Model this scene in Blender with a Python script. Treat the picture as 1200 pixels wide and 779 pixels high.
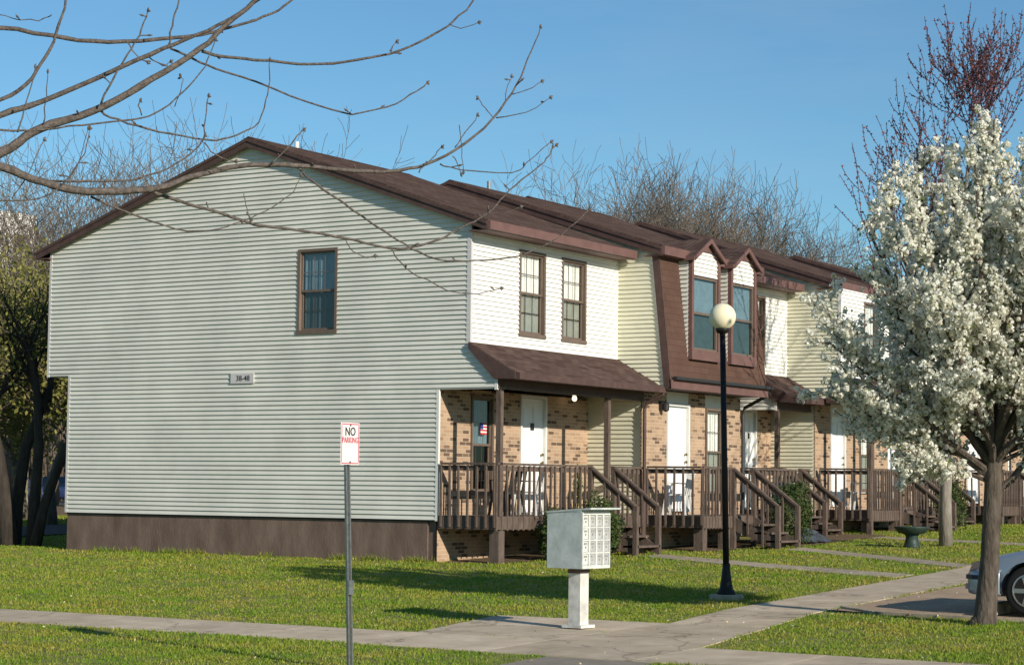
import bpy, bmesh, math, random
import numpy as np
from mathutils import Vector, Matrix
R_ = math.radians
random.seed(7); rng = np.random.default_rng(7)
for o in list(bpy.data.objects): bpy.data.objects.remove(o)
SC = bpy.context.scene
COL = SC.collection

# ---------------------------------------------------------------- camera
CAM = Vector((-31.929, -20.898, 1.373))
YAW, PITCH, ROLL, FPX = R_(32.037), R_(4.258), R_(0.637), 2446.6
F = Vector((math.cos(YAW)*math.cos(PITCH), math.sin(YAW)*math.cos(PITCH), math.sin(PITCH)))
Rt = Vector((math.sin(YAW), -math.cos(YAW), 0)); Up = Rt.cross(F)
r2 = Rt*math.cos(ROLL)+Up*math.sin(ROLL); u2 = -Rt*math.sin(ROLL)+Up*math.cos(ROLL)
cd = bpy.data.cameras.new('camera'); cam = bpy.data.objects.new('camera', cd); COL.objects.link(cam)
m = Matrix((r2, u2, -F)).transposed().to_4x4(); m.translation = CAM
cam.matrix_world = m
cd.sensor_width = 36; cd.lens = 36*FPX/1200; cd.clip_end = 3000; cd.clip_start = 0.3
SC.camera = cam
# ---------------------------------------------------------------- light
SUN_EL = R_(21.5); hx, hy = -0.335, -0.942
to_sun = Vector((hx*math.cos(SUN_EL), hy*math.cos(SUN_EL), math.sin(SUN_EL)))
w = bpy.data.worlds.new('World'); SC.world = w; w.use_nodes = True
nt = w.node_tree; bg = nt.nodes['Background']
sky = nt.nodes.new('ShaderNodeTexSky'); sky.sky_type = 'NISHITA'; sky.sun_disc = False
sky.sun_elevation = SUN_EL; sky.sun_rotation = math.atan2(hx, hy)
sky.air_density = 1.0; sky.dust_density = 0.1; sky.ozone_density = 2.5
vm = nt.nodes.new('ShaderNodeVectorMath'); vm.operation = 'MULTIPLY'; vm.inputs[1].default_value = (.83, 1.21, 1.37)   # clear deep spring blue
nt.links.new(sky.outputs[0], vm.inputs[0])
wtc = nt.nodes.new('ShaderNodeTexCoord'); wmp = nt.nodes.new('ShaderNodeMapping'); wmp.inputs['Scale'].default_value = (1.2, 1.2, 7)
wn_ = nt.nodes.new('ShaderNodeTexNoise'); wn_.inputs['Scale'].default_value = 2.2; wn_.inputs['Detail'].default_value = 8; wn_.inputs['Roughness'].default_value = .6
wr = nt.nodes.new('ShaderNodeMapRange'); wr.inputs[1].default_value = .5; wr.inputs[2].default_value = .8; wr.inputs[3].default_value = 0; wr.inputs[4].default_value = .22
nt.links.new(wtc.outputs['Generated'], wmp.inputs[0]); nt.links.new(wmp.outputs[0], wn_.inputs[0]); nt.links.new(wn_.outputs[0], wr.inputs[0])
wm = nt.nodes.new('ShaderNodeMix'); wm.data_type = 'RGBA'; nt.links.new(wr.outputs[0], wm.inputs[0]); nt.links.new(vm.outputs[0], wm.inputs[6]); wm.inputs[7].default_value = (5.5, 6.6, 7.6, 1)
nt.links.new(wm.outputs[2], bg.inputs[0]); bg.inputs[1].default_value = 0.078
ld = bpy.data.lights.new('sun', 'SUN'); ld.energy = 5.0; ld.angle = R_(0.53); ld.color = (1, .92, .79)
sun = bpy.data.objects.new('sun', ld); COL.objects.link(sun)
sun.rotation_euler = (-to_sun).to_track_quat('-Z', 'Y').to_euler(); sun.location = (-20, -30, 20)
vs = SC.view_settings; vs.view_transform = 'Standard'; vs.look = 'None'; vs.gamma = 1; vs.exposure = 0.08

# ---------------------------------------------------------------- helpers
def sm(a, b, x):
    t = min(1, max(0, (x-a)/(b-a))); return t*t*(3-2*t)
def H(u, v):
    s = .027*u
    if u > 14: s = .027*(14+6*(1-math.exp(-(u-14)/6)))
    if u < -35: s = .027*(-35-5*(1-math.exp((u+35)/5)))
    return s*(1-sm(14, 45, v))
def px(x, y):
    X, Y = x-600, y-389.5; c, s = math.cos(ROLL), math.sin(ROLL)
    return F+Rt*((X*c+Y*s)/FPX)-Up*((-X*s+Y*c)/FPX)

def mat(name, col, rough=.8, var=.0, scale=3., bump=0., bscale=60., spec=.3, metal=0., col2=None, detail=4., stretch=(1,1,1)):
    m = bpy.data.materials.new(name); m.use_nodes = True; n = m.node_tree.nodes; L = m.node_tree.links
    b = n['Principled BSDF']; b.inputs['Roughness'].default_value = rough
    b.inputs['Specular IOR Level'].default_value = spec; b.inputs['Metallic'].default_value = metal
    b.inputs['Base Color'].default_value = (*col, 1)
    tc = n.new('ShaderNodeTexCoord'); mp = n.new('ShaderNodeMapping'); L.new(tc.outputs['Object'], mp.inputs[0])
    mp.inputs['Scale'].default_value = stretch
    if var or col2:
        t = n.new('ShaderNodeTexNoise'); t.inputs['Scale'].default_value = scale; t.inputs['Detail'].default_value = detail
        t.inputs['Roughness'].default_value = .65
        L.new(mp.outputs[0], t.inputs[0])
        r = n.new('ShaderNodeValToRGB'); L.new(t.outputs[0], r.inputs[0])
        c2 = col2 or tuple(min(1, c*(1+var)) for c in col)
        c1 = col if col2 else tuple(c*(1-var) for c in col)
        r.color_ramp.elements[0].position = .32; r.color_ramp.elements[1].position = .68
        r.color_ramp.elements[0].color = (*c1, 1); r.color_ramp.elements[1].color = (*c2, 1)
        L.new(r.outputs[0], b.inputs['Base Color'])
    if bump:
        t2 = n.new('ShaderNodeTexNoise'); t2.inputs['Scale'].default_value = bscale; t2.inputs['Detail'].default_value = 3
        L.new(mp.outputs[0], t2.inputs[0])
        bp = n.new('ShaderNodeBump'); bp.inputs['Strength'].default_value = bump; bp.inputs['Distance'].default_value = .02
        L.new(t2.outputs[0], bp.inputs['Height']); L.new(bp.outputs[0], b.inputs['Normal'])
    return m

def brickmat(name, c1, c2, mortar, sc=1., w=.215, h=.072, ms=.012, vertical=True, bump=.4, dark=None):
    m = bpy.data.materials.new(name); m.use_nodes = True; n = m.node_tree.nodes; L = m.node_tree.links
    b = n['Principled BSDF']; b.inputs['Roughness'].default_value = 1; b.inputs['Specular IOR Level'].default_value = .0
    tc = n.new('ShaderNodeTexCoord'); sp = n.new('ShaderNodeSeparateXYZ'); L.new(tc.outputs['Object'], sp.inputs[0])
    cb = n.new('ShaderNodeCombineXYZ')
    if vertical:
        ad = n.new('ShaderNodeMath'); L.new(sp.outputs[0], ad.inputs[0]); L.new(sp.outputs[1], ad.inputs[1])
        L.new(ad.outputs[0], cb.inputs[0]); L.new(sp.outputs[2], cb.inputs[1])
    else:
        ad = n.new('ShaderNodeMath'); ad.operation = 'MULTIPLY_ADD'
        ad.inputs[1].default_value = .75; L.new(sp.outputs[2], ad.inputs[0]); L.new(sp.outputs[1], ad.inputs[2])
        L.new(sp.outputs[0], cb.inputs[0]); L.new(ad.outputs[0], cb.inputs[1])
    t = n.new('ShaderNodeTexBrick'); L.new(cb.outputs[0], t.inputs[0])
    t.inputs['Scale'].default_value = 1; t.inputs['Brick Width'].default_value = w; t.inputs['Row Height'].default_value = h
    t.inputs['Mortar Size'].default_value = ms/2; t.inputs['Mortar Smooth'].default_value = .2; t.inputs['Bias'].default_value = -.1
    t.inputs['Color1'].default_value = (*c1, 1); t.inputs['Color2'].default_value = (*c2, 1); t.inputs['Mortar'].default_value = (*mortar, 1)
    src = t.outputs[0]
    if dark:   # a second brick lattice picks the odd over-burnt brick
        t2 = n.new('ShaderNodeTexBrick'); L.new(cb.outputs[0], t2.inputs[0])
        for k in ('Scale', 'Brick Width', 'Row Height', 'Mortar Size', 'Mortar Smooth'): t2.inputs[k].default_value = t.inputs[k].default_value
        t2.inputs['Color1'].default_value = (0, 0, 0, 1); t2.inputs['Color2'].default_value = (1, 1, 1, 1); t2.inputs['Mortar'].default_value = (0, 0, 0, 1)
        t2.offset_frequency = 2
        r = n.new('ShaderNodeValToRGB'); r.color_ramp.elements[0].position = .70; r.color_ramp.elements[1].position = .86
        L.new(t2.outputs[0], r.inputs[0])
        mx = n.new('ShaderNodeMix'); mx.data_type = 'RGBA'; L.new(r.outputs[0], mx.inputs[0]); L.new(src, mx.inputs[6]); mx.inputs[7].default_value = (*dark, 1)
        src = mx.outputs[2]
    ns = n.new('ShaderNodeTexNoise'); ns.inputs['Scale'].default_value = 1.7; L.new(tc.outputs['Object'], ns.inputs[0]); ns.inputs['Detail'].default_value = 6
    mp = n.new('ShaderNodeMapRange'); L.new(ns.outputs[0], mp.inputs[0]); mp.inputs[3].default_value = .75; mp.inputs[4].default_value = 1.25
    mu = n.new('ShaderNodeVectorMath'); mu.operation = 'SCALE'; L.new(src, mu.inputs[0]); L.new(mp.outputs[0], mu.inputs['Scale'])
    L.new(mu.outputs[0], b.inputs['Base Color'])
    bp = n.new('ShaderNodeBump'); bp.inputs['Strength'].default_value = bump; bp.inputs['Distance'].default_value = .01; bp.invert = True
    L.new(t.outputs['Fac'], bp.inputs['Height']); L.new(bp.outputs[0], b.inputs['Normal'])
    return m

def islandmat(name, cols, rough=.7, trans=.0, spec=.2, patch=None):
    m = bpy.data.materials.new(name); m.use_nodes = True; n = m.node_tree.nodes; L = m.node_tree.links
    b = n['Principled BSDF']; b.inputs['Roughness'].default_value = rough; b.inputs['Specular IOR Level'].default_value = spec
    g = n.new('ShaderNodeNewGeometry'); r = n.new('ShaderNodeValToRGB'); L.new(g.outputs['Random Per Island'], r.inputs[0])
    e = r.color_ramp.elements
    while len(e) < len(cols): e.new(.5)
    for i, c in enumerate(cols): e[i].position = i/(len(cols)-1); e[i].color = (*c, 1)
    src = r.outputs[0]
    if patch:   # drier and lusher areas of the lawn
        tc = n.new('ShaderNodeTexCoord'); t_ = n.new('ShaderNodeTexNoise'); t_.inputs['Scale'].default_value = .9; t_.inputs['Detail'].default_value = 7; t_.inputs['Roughness'].default_value = .7
        L.new(tc.outputs['Object'], t_.inputs[0]); cr = n.new('ShaderNodeValToRGB'); L.new(t_.outputs[0], cr.inputs[0])
        cr.color_ramp.elements[0].position = .38; cr.color_ramp.elements[0].color = (*patch[0], 1); cr.color_ramp.elements[1].position = .62; cr.color_ramp.elements[1].color = (*patch[1], 1)
        e2 = cr.color_ramp.elements.new(.5); e2.color = (1, 1, 1, 1)
        mu = n.new('ShaderNodeVectorMath'); mu.operation = 'MULTIPLY'; L.new(src, mu.inputs[0]); L.new(cr.outputs[0], mu.inputs[1]); src = mu.outputs[0]
    L.new(src, b.inputs['Base Color'])
    if trans:
        t = n.new('ShaderNodeBsdfTranslucent'); L.new(src, t.inputs[0]); mx = n.new('ShaderNodeMixShader')
        mx.inputs[0].default_value = trans; L.new(b.outputs[0], mx.inputs[1]); L.new(t.outputs[0], mx.inputs[2])
        L.new(mx.outputs[0], n['Material Output'].inputs[0])
    return m

def glassmat(name, tint=(.55, .6, .6), refl=.12):
    m = bpy.data.materials.new(name); m.use_nodes = True; n = m.node_tree.nodes; L = m.node_tree.links
    n.remove(n['Principled BSDF']); t = n.new('ShaderNodeBsdfTransparent'); t.inputs[0].default_value = (*tint, 1)
    g = n.new('ShaderNodeBsdfGlossy'); g.inputs['Roughness'].default_value = .03; g.inputs[0].default_value = (1, 1, 1, 1)
    fr = n.new('ShaderNodeLayerWeight'); fr.inputs[0].default_value = .25
    ma = n.new('ShaderNodeMath'); ma.operation = 'MULTIPLY_ADD'; L.new(fr.outputs['Fresnel'], ma.inputs[0]); ma.inputs[1].default_value = .8; ma.inputs[2].default_value = refl
    ma.use_clamp = True
    mx = n.new('ShaderNodeMixShader'); L.new(ma.outputs[0], mx.inputs[0]); L.new(t.outputs[0], mx.inputs[1]); L.new(g.outputs[0], mx.inputs[2])
    L.new(mx.outputs[0], n['Material Output'].inputs[0])
    return m

class MB:
    def __init__(s): s.v = []; s.f = []
    def add(s, vs, fs):
        b = len(s.v); s.v += [tuple(p) for p in vs]; s.f += [tuple(b+i for i in f) for f in fs]; return s
    def quad(s, *p): return s.add(p, [tuple(range(len(p)))])
    def box(s, x0, x1, y0, y1, z0, z1):
        if x0 > x1: x0, x1 = x1, x0
        if y0 > y1: y0, y1 = y1, y0
        if z0 > z1: z0, z1 = z1, z0
        return s.add([(x0,y0,z0),(x1,y0,z0),(x1,y1,z0),(x0,y1,z0),(x0,y0,z1),(x1,y0,z1),(x1,y1,z1),(x0,y1,z1)],
                     [(0,3,2,1),(4,5,6,7),(0,1,5,4),(1,2,6,5),(2,3,7,6),(3,0,4,7)])
    def bar(s, a, b, w, h, up=(0,0,1)):
        a, b = Vector(a), Vector(b); d = (b-a).normalized(); up = Vector(up)
        if abs(d.dot(up)) > .98: up = Vector((0, 1, 0))
        x = d.cross(up).normalized(); y = x.cross(d).normalized()
        vs = [p+x*i*w/2+y*j*h/2 for p in (a, b) for i, j in ((-1,-1),(1,-1),(1,1),(-1,1))]
        return s.add(vs, [(0,1,2,3),(7,6,5,4),(0,4,5,1),(1,5,6,2),(2,6,7,3),(3,7,4,0)])
    def tube(s, pts, rad, n=6, cap=True):
        pts = [Vector(p) for p in pts]; k = len(pts)
        if not hasattr(rad, '__len__'): rad = [rad]*k
        d0 = (pts[1]-pts[0]).normalized(); a = d0.orthogonal().normalized(); vs = []
        for i, p in enumerate(pts):
            d = (pts[min(i+1, k-1)]-pts[max(i-1, 0)]).normalized()
            a = (a-d*a.dot(d)); a = a.normalized() if a.length > 1e-6 else d.orthogonal().normalized(); b = d.cross(a)
            for j in range(n):
                t = 2*math.pi*j/n; vs.append(p+(a*math.cos(t)+b*math.sin(t))*rad[i])
        fs = [(i*n+j, i*n+(j+1) % n, (i+1)*n+(j+1) % n, (i+1)*n+j) for i in range(k-1) for j in range(n)]
        if cap: fs += [tuple(range(n))[::-1], tuple((k-1)*n+j for j in range(n))]
        return s.add(vs, fs)
    def lathe(s, prof, c=(0,0,0), n=20):
        c = Vector(c); vs = []
        for r, z in prof:
            for j in range(n): t = 2*math.pi*j/n; vs.append((c.x+r*math.cos(t), c.y+r*math.sin(t), c.z+z))
        fs = [(i*n+j, i*n+(j+1) % n, (i+1)*n+(j+1) % n, (i+1)*n+j) for i in range(len(prof)-1) for j in range(n)]
        fs += [tuple(range(n))[::-1], tuple((len(prof)-1)*n+j for j in range(n))]
        return s.add(vs, fs)
    def prism(s, poly, z0, z1):
        k = len(poly); vs = [(x, y, z0) for x, y in poly]+[(x, y, z1) for x, y in poly]
        return s.add(vs, [tuple(range(k))[::-1], tuple(range(k, 2*k))]+[(i, (i+1) % k, (i+1) % k+k, i+k) for i in range(k)])
    def extr(s, pts, off):   # closed polygon in 3D, extruded by vector
        k = len(pts); off = Vector(off); pts = [Vector(p) for p in pts]
        return s.add(pts+[p+off for p in pts], [tuple(range(k))[::-1], tuple(range(k, 2*k))]+[(i, (i+1) % k, (i+1) % k+k, i+k) for i in range(k)])
    def pieces(s):
        n = len(s.v); par = list(range(n))
        def find(i):
            while par[i] != i: par[i] = par[par[i]]; i = par[i]
            return i
        for f in s.f:
            for i in f[1:]: par[find(i)] = find(f[0])
        isl = {}
        for i in range(n): isl.setdefault(find(i), []).append(i)
        if len(isl) < 2 or len(isl) > 90: return [s]
        V = np.array(s.v, float); keys = list(isl); lo = np.array([V[isl[k]].min(0) for k in keys]); hi = np.array([V[isl[k]].max(0) for k in keys]); size = (hi-lo).max(1)
        gap = np.sqrt((np.maximum(0, np.maximum(lo[:, None]-hi[None], lo[None]-hi[:, None]))**2).sum(2))
        near = gap <= np.maximum(.02, .5*np.maximum(size[:, None], size[None])); lab = list(range(len(keys)))
        for a in range(len(keys)):
            for b in range(a+1, len(keys)):
                if near[a, b] and lab[a] != lab[b]: o, w_ = lab[b], lab[a]; lab = [w_ if q == o else q for q in lab]
        if len(set(lab)) == 1: return [s]
        of = {}
        for k, l in zip(keys, lab):
            for i in isl[k]: of[i] = l
        out = []
        for l in dict.fromkeys(lab):
            mb = MB(); ix = {}
            for i in range(n):
                if of[i] == l: ix[i] = len(mb.v); mb.v.append(s.v[i])
            mb.f = [tuple(ix[i] for i in f) for f in s.f if of[f[0]] == l]; out.append(mb)
        return out
    def build(s, name, m, parent=None, smooth=False, loc=None, fix=False):
        if parent and loc is None and name not in WHOLE:
            ps = s.pieces()
            if len(ps) > 1: return [p.build1(name, m, parent, smooth, loc, fix) for p in ps][0]
        return s.build1(name, m, parent, smooth, loc, fix)
    def build1(s, name, m, parent=None, smooth=False, loc=None, fix=False):
        me = bpy.data.meshes.new(name)
        org = Vector(ORG.get(parent.name, (0,0,0))) if parent else Vector((0,0,0))
        if loc is not None: org = Vector(loc)
        me.from_pydata([Vector(p)-org for p in s.v], [], s.f)
        if fix:
            bm = bmesh.new(); bm.from_mesh(me); bmesh.ops.recalc_face_normals(bm, faces=bm.faces); bm.to_mesh(me); bm.free()
        if smooth: me.shade_smooth() if hasattr(me, 'shade_smooth') else [setattr(p, 'use_smooth', True) for p in me.polygons]
        me.materials.append(m)
        o = bpy.data.objects.new(name, me); COL.objects.link(o)
        if parent:
            o.parent = parent
            if loc is None: ORG[o.name] = ORG.get(parent.name, (0,0,0))
            else: o.location = Vector(loc)-Vector(ORG.get(parent.name, (0,0,0))); ORG[o.name] = tuple(loc)
        elif loc is not None: o.location = loc; ORG[o.name] = tuple(loc)
        return o
ORG = {}; WHOLE = {'cutter', 'limbs', 'trunk', 'crown', 'lettering'}
def tag(o, label=None, cat=None, group=None, kind=None):
    if label: o['label'] = label
    if cat: o['category'] = cat
    if group: o['group'] = group
    if kind: o['kind'] = kind
    return o
def thing(name, loc, label, cat, group=None, rz=0):
    o = bpy.data.objects.new(name, None); COL.objects.link(o); o.location = loc; o.rotation_euler.z = rz
    o.empty_display_size = .2
    ORG[o.name] = tuple(loc) if rz == 0 else (0,0,0)
    return tag(o, label, cat, group)
def copy_under(o, parent, loc):
    c = o.copy(); COL.objects.link(c); c.parent = parent; c.location = Vector(loc)-Vector(ORG.get(parent.name, (0,0,0))); return c
def copy_tree(o, parent=None):
    c = o.copy(); COL.objects.link(c); c.parent = parent
    for ch in list(o.children): copy_tree(ch, c)
    return c

# ---------------------------------------------------------------- materials
M = {}
M['sage'] = mat('sage_vinyl', (.66, .645, .575), .55, .09, .9, spec=.35)
M['white_vinyl'] = mat('white_vinyl', (.80, .79, .74), .5, .04, 1.3, spec=.35)
M['cream_vinyl'] = mat('cream_vinyl', (.68, .66, .51), .5, .08, 1.0, spec=.35)
M['trim_white'] = mat('white_trim', (.72, .71, .67), .5, .05, 4)
M['trim_grey'] = mat('grey_corner_trim', (.60, .57, .56), .5, .05, 4)
M['skirt'] = mat('brown_painted_block', (.120, .080, .062), .85, 0, 2.6, .3, 30, col2=(.215, .150, .118), stretch=(1, 1, .35))
M['brown'] = mat('dark_brown_paint', (.085, .050, .043), .65, .22, 5, .1, 30)
M['maroon'] = mat('maroon_paint', (.150, .082, .072), .6, .15, 4, .1, 30)
M['wood'] = mat('weathered_brown_deck_wood', (.080, .055, .043), .8, 0, 9, .3, 60, col2=(.150, .112, .090), stretch=(1, 1, .4))
M['brick'] = brickmat('tan_brick', (.45, .305, .20), (.33, .21, .135), (.47, .40, .31), dark=(.15, .095, .065))
M['shingle'] = brickmat('brown_asphalt_shingles', (.125, .084, .070), (.070, .046, .040), (.05, .033, .03), w=.30, h=.14, ms=.014, vertical=False)
M['shinglev'] = brickmat('brown_mansard_shingles', (.115, .068, .052), (.095, .056, .044), (.07, .042, .034), w=.32, h=.13, ms=.008, vertical=True)
M['door'] = mat('white_door_paint', (.80, .80, .78), .35, .02, 3)
M['winframe'] = mat('bronze_window_frame', (.15, .11, .085), .45, .1, 6)
M['glass'] = glassmat('window_glass', (.88, .9, .9), .06)
M['glassdark'] = glassmat('screened_window_glass', (.50, .52, .50), .03)
M['curtain'] = mat('pale_curtain', (.85, .84, .78), .9, .08, 5)
M['bluecurtain'] = mat('grey_blue_curtain', (.16, .24, .28), .9, .15, 5)
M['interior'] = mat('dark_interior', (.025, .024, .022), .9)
M['metal'] = mat('galvanised_steel', (.36, .36, .35), .4, .25, 20, metal=.8)
M['darkmetal'] = mat('dark_metal', (.03, .03, .03), .5, .1, 10)
M['black'] = mat('black_paint', (.014, .013, .012), .55, .2, 10, spec=.25)
M['concrete'] = mat('pale_concrete', (.43, .34, .235), .9, 0, 2.0, .35, 90, col2=(.64, .52, .38), detail=9)
M['concrete2'] = mat('old_concrete', (.38, .315, .225), .9, .25, 6, .4, 60)
M['asphalt_tan'] = mat('sandy_asphalt', (.37, .26, .17), .95, 0, 1.6, .6, 120, col2=(.50, .36, .24), detail=10)
M['asphalt'] = mat('grey_asphalt', (.05, .05, .052), .9, .2, 2, .5, 120, detail=8)
def per_slab(m, lo=.86, hi=1.12):
    n = m.node_tree.nodes; L = m.node_tree.links; b = n['Principled BSDF']; src = b.inputs['Base Color'].links[0].from_socket
    g = n.new('ShaderNodeNewGeometry'); r = n.new('ShaderNodeMapRange'); r.inputs[3].default_value = lo; r.inputs[4].default_value = hi; L.new(g.outputs['Random Per Island'], r.inputs[0])
    # hairline cracks and dark weathering
    tc = n.new('ShaderNodeTexCoord'); v = n.new('ShaderNodeTexVoronoi'); v.feature = 'DISTANCE_TO_EDGE'; v.inputs['Scale'].default_value = .42
    dn = n.new('ShaderNodeTexNoise'); dn.inputs['Scale'].default_value = 1.6; dn.inputs['Detail'].default_value = 6; L.new(tc.outputs['Object'], dn.inputs[0])
    ad = n.new('ShaderNodeVectorMath'); ad.operation = 'ADD'; L.new(tc.outputs['Object'], ad.inputs[0]); L.new(dn.outputs['Color'], ad.inputs[1]); L.new(ad.outputs[0], v.inputs['Vector'])
    c = n.new('ShaderNodeMapRange'); L.new(v.outputs[0], c.inputs[0]); c.inputs[2].default_value = .012; c.inputs[3].default_value = .55; c.inputs[4].default_value = 1
    mm = n.new('ShaderNodeMath'); mm.operation = 'MULTIPLY'; L.new(r.outputs[0], mm.inputs[0]); L.new(c.outputs[0], mm.inputs[1])
    s_ = n.new('ShaderNodeVectorMath'); s_.operation = 'SCALE'; L.new(src, s_.inputs[0]); L.new(mm.outputs[0], s_.inputs['Scale']); L.new(s_.outputs[0], b.inputs['Base Color'])
per_slab(M['concrete']); per_slab(M['concrete2'])
M['worn'] = mat('worn_asphalt', (.24, .205, .16), .95, 0, 3, .5, 120, col2=(.34, .29, .225), detail=9)
M['joint'] = mat('joint_dirt', (.07, .06, .045), 1)
M['bark'] = mat('grey_brown_bark', (.085, .068, .052), .95, 0, 14, .8, 30, col2=(.20, .165, .13), stretch=(1, 1, .25))
M['bark3'] = mat('blossom_tree_bark', (.055, .042, .032), .95, 0, 14, .9, 30, col2=(.13, .105, .082), stretch=(1, 1, .3))
M['barkdark'] = mat('dark_bark', (.026, .021, .017), .95, 0, 10, .8, 25, col2=(.06, .048, .038), stretch=(1, 1, .25))
M['bark_pale'] = mat('pale_bark', (.17, .145, .115), .95, 0, 10, .8, 25, col2=(.30, .265, .22), stretch=(1, 1, .25))
M['twig'] = mat('bare_twigs', (.15, .118, .09), .9, .25, 3)
M['soil'] = mat('leaf_litter', (.10, .065, .035), 1, 0, 12, .8, 80, col2=(.24, .16, .09), detail=8)

# ---------------------------------------------------------------- ground
def axis_vals(lo, hi, dense0, dense1, ds, n):
    a = list(np.arange(dense0, dense1+1e-6, ds))
    a = [dense0-(dense0-lo)*(i/n)**2.2 for i in range(n, 0, -1)]+a+[dense1+(hi-dense1)*(i/n)**2.2 for i in range(1, n+1)]
    return a
xs = axis_vals(-300, 900, -40, 60, 2., 14); ys = axis_vals(-300, 900, -40, 60, 2., 14)
g = MB(); nx = len(xs)
g.v = [(x, y, H(x, y)) for y in ys for x in xs]
g.f = [(j*nx+i, j*nx+i+1, (j+1)*nx+i+1, (j+1)*nx+i) for j in range(len(ys)-1) for i in range(nx-1)]
gm = mat('lawn_soil_and_turf', (.14, .175, .022), 1, 0, 2.3, 1., 40, col2=(.27, .24, .08), detail=12)
tag(g.build('ground', gm, smooth=True), kind='structure')

def slab_strip(quads, top=.010, name='sidewalk', m=None, gap=.008, n_each=None):
    """quads: list of (a0,b0,a1,b1,n) -> strip from edge a0-b0 to a1-b1 cut into n panels"""
    mb = MB()
    for a0, b0, a1, b1, n in quads:
        a0, b0, a1, b1 = map(lambda q: Vector((q[0], q[1])), (a0, b0, a1, b1))
        L = ((a1+b1)/2-(a0+b0)/2).length; gg = gap/L/2
        for i in range(n):
            t0, t1 = i/n+gg, (i+1)/n-gg
            ps = [a0.lerp(a1, t0), b0.lerp(b1, t0), b0.lerp(b1, t1), a0.lerp(a1, t1)]
            vs = [(p.x, p.y, H(p.x, p.y)+z) for z in (-.1, top) for p in ps]
            mb.add(vs, [(3,2,1,0),(4,5,6,7),(0,1,5,4),(1,2,6,5),(2,3,7,6),(3,0,4,7)])
    return mb
PAVE = []   # polygons without grass
def pave(poly): PAVE.append([(float(a), float(b)) for a, b in poly])
# main walk along the lawn, running towards +v
q = [((-11.72, 40), (-13.05, 40), (-11.72, -6.98), (-13.1, -6.98), 31),
     ((-11.72, -6.98), (-13.15, -6.98), (-11.72, -10.67), (-13.25, -10.67), 2),
     ((-11.72, -10.67), (-13.25, -10.67), (-12.3, -30), (-13.7, -30), 13),
     # mailbox pad
     ((-11.71, -6.98), (-11.71, -8.80), (-9.25, -6.55), (-9.25, -9.0), 2),
     ((-11.71, -8.81), (-11.71, -10.67), (-9.25, -9.0), (-9.25, -10.3), 2),
     # walk along the row of houses
     ((-9.24, -9.0), (-9.24, -10.3), (-7.0, -8.68), (-7.0, -9.9), 2),
     ((-7.0, -8.68), (-7.0, -9.9), (4.0, -8.25), (4.0, -9.5), 8),
     ((4.0, -8.25), (4.0, -9.5), (45, -8.25), (45, -9.5), 30)]
mb = slab_strip(q); tag(mb.build('sidewalk', M['concrete']), kind='structure')
for a0, b0, a1, b1, n in q: pave([a0, b0, b1, a1])
base = MB()
for a0, b0, a1, b1, n in q:
    for i in range(n):
        V2 = lambda q, w, f: (q[0]*(1-f)+w[0]*f, q[1]*(1-f)+w[1]*f)
        base.quad(*[(p[0], p[1], H(*p)+.003) for p in (V2(a0, a1, i/n), V2(b0, b1, i/n), V2(b0, b1, (i+1)/n), V2(a0, a1, (i+1)/n))])
tag(base.build('joint_bed', M['joint']), kind='structure')
q = [((3.45, -1.7), (4.3, -1.7), (1.4, -5.2), (2.4, -5.0), 3), ((1.4, -5.2), (2.4, -5.0), (-.05, -8.22), (.9, -8.22), 3),
     ((7.0, -3.1), (7.9, -3.1), (3.0, -8.22), (3.9, -8.22), 5), ((12.7, -1.8), (13.6, -1.8), (10.2, -8.22), (11.1, -8.22), 6)]
mb = slab_strip(q, top=.010); tag(mb.build('garden_path', M['concrete2']), kind='structure')
for a0, b0, a1, b1, n in q: pave([a0, b0, b1, a1])
# parking bay
lot = [(-6.45, -9.93), (45, -9.5), (45, -40), (-6.75, -40), (-6.75, -12)]
mb = MB(); mb.quad(*[(x, y, H(x, y)+.012) for x, y in [(-6.5, -9.9), (-6.75, -12), (-6.75, -40), (13.9, -40), (13.9, -9.52)]])
for i in range(12):
    x0, x1 = 13.9+i*2.6, 13.9+(i+1)*2.6; mb.quad((x0, -9.52, H(x0, 0)+.012), (x0, -40, H(x0, 0)+.012), (x1, -40, H(x1, 0)+.012), (x1, -9.52, H(x1, 0)+.012))
tag(mb.build('parking_lot', M['asphalt_tan']), kind='structure'); pave(lot)
mb = MB(); pts = [(-6.05, -9.93), (-6.62, -10.6), (-6.78, -12), (-6.78, -30)]
for (a, b) in zip(pts, pts[1:]):
    mb.bar((a[0], a[1], H(*a)-.005), (b[0], b[1], H(*b)-.005), .14, .08)
tag(mb.build('kerb', M['concrete2']), kind='structure'); pave([(-6.9, -9.9), (-6.4, -9.9), (-6.5, -30), (-6.95, -30)])
# strip of worn asphalt in the foreground
mb = MB(); mb.quad(*[(x, y, H(x, y)+.008) for x, y in [(-13.3, -9.7), (-35, -9.7), (-35, -11.0), (-13.3, -11.0)]])
tag(mb.build('worn_path', M['worn']), kind='structure'); pave([(-13.2, -9.7), (-35, -9.7), (-35, -11), (-13.2, -11)])
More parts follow.
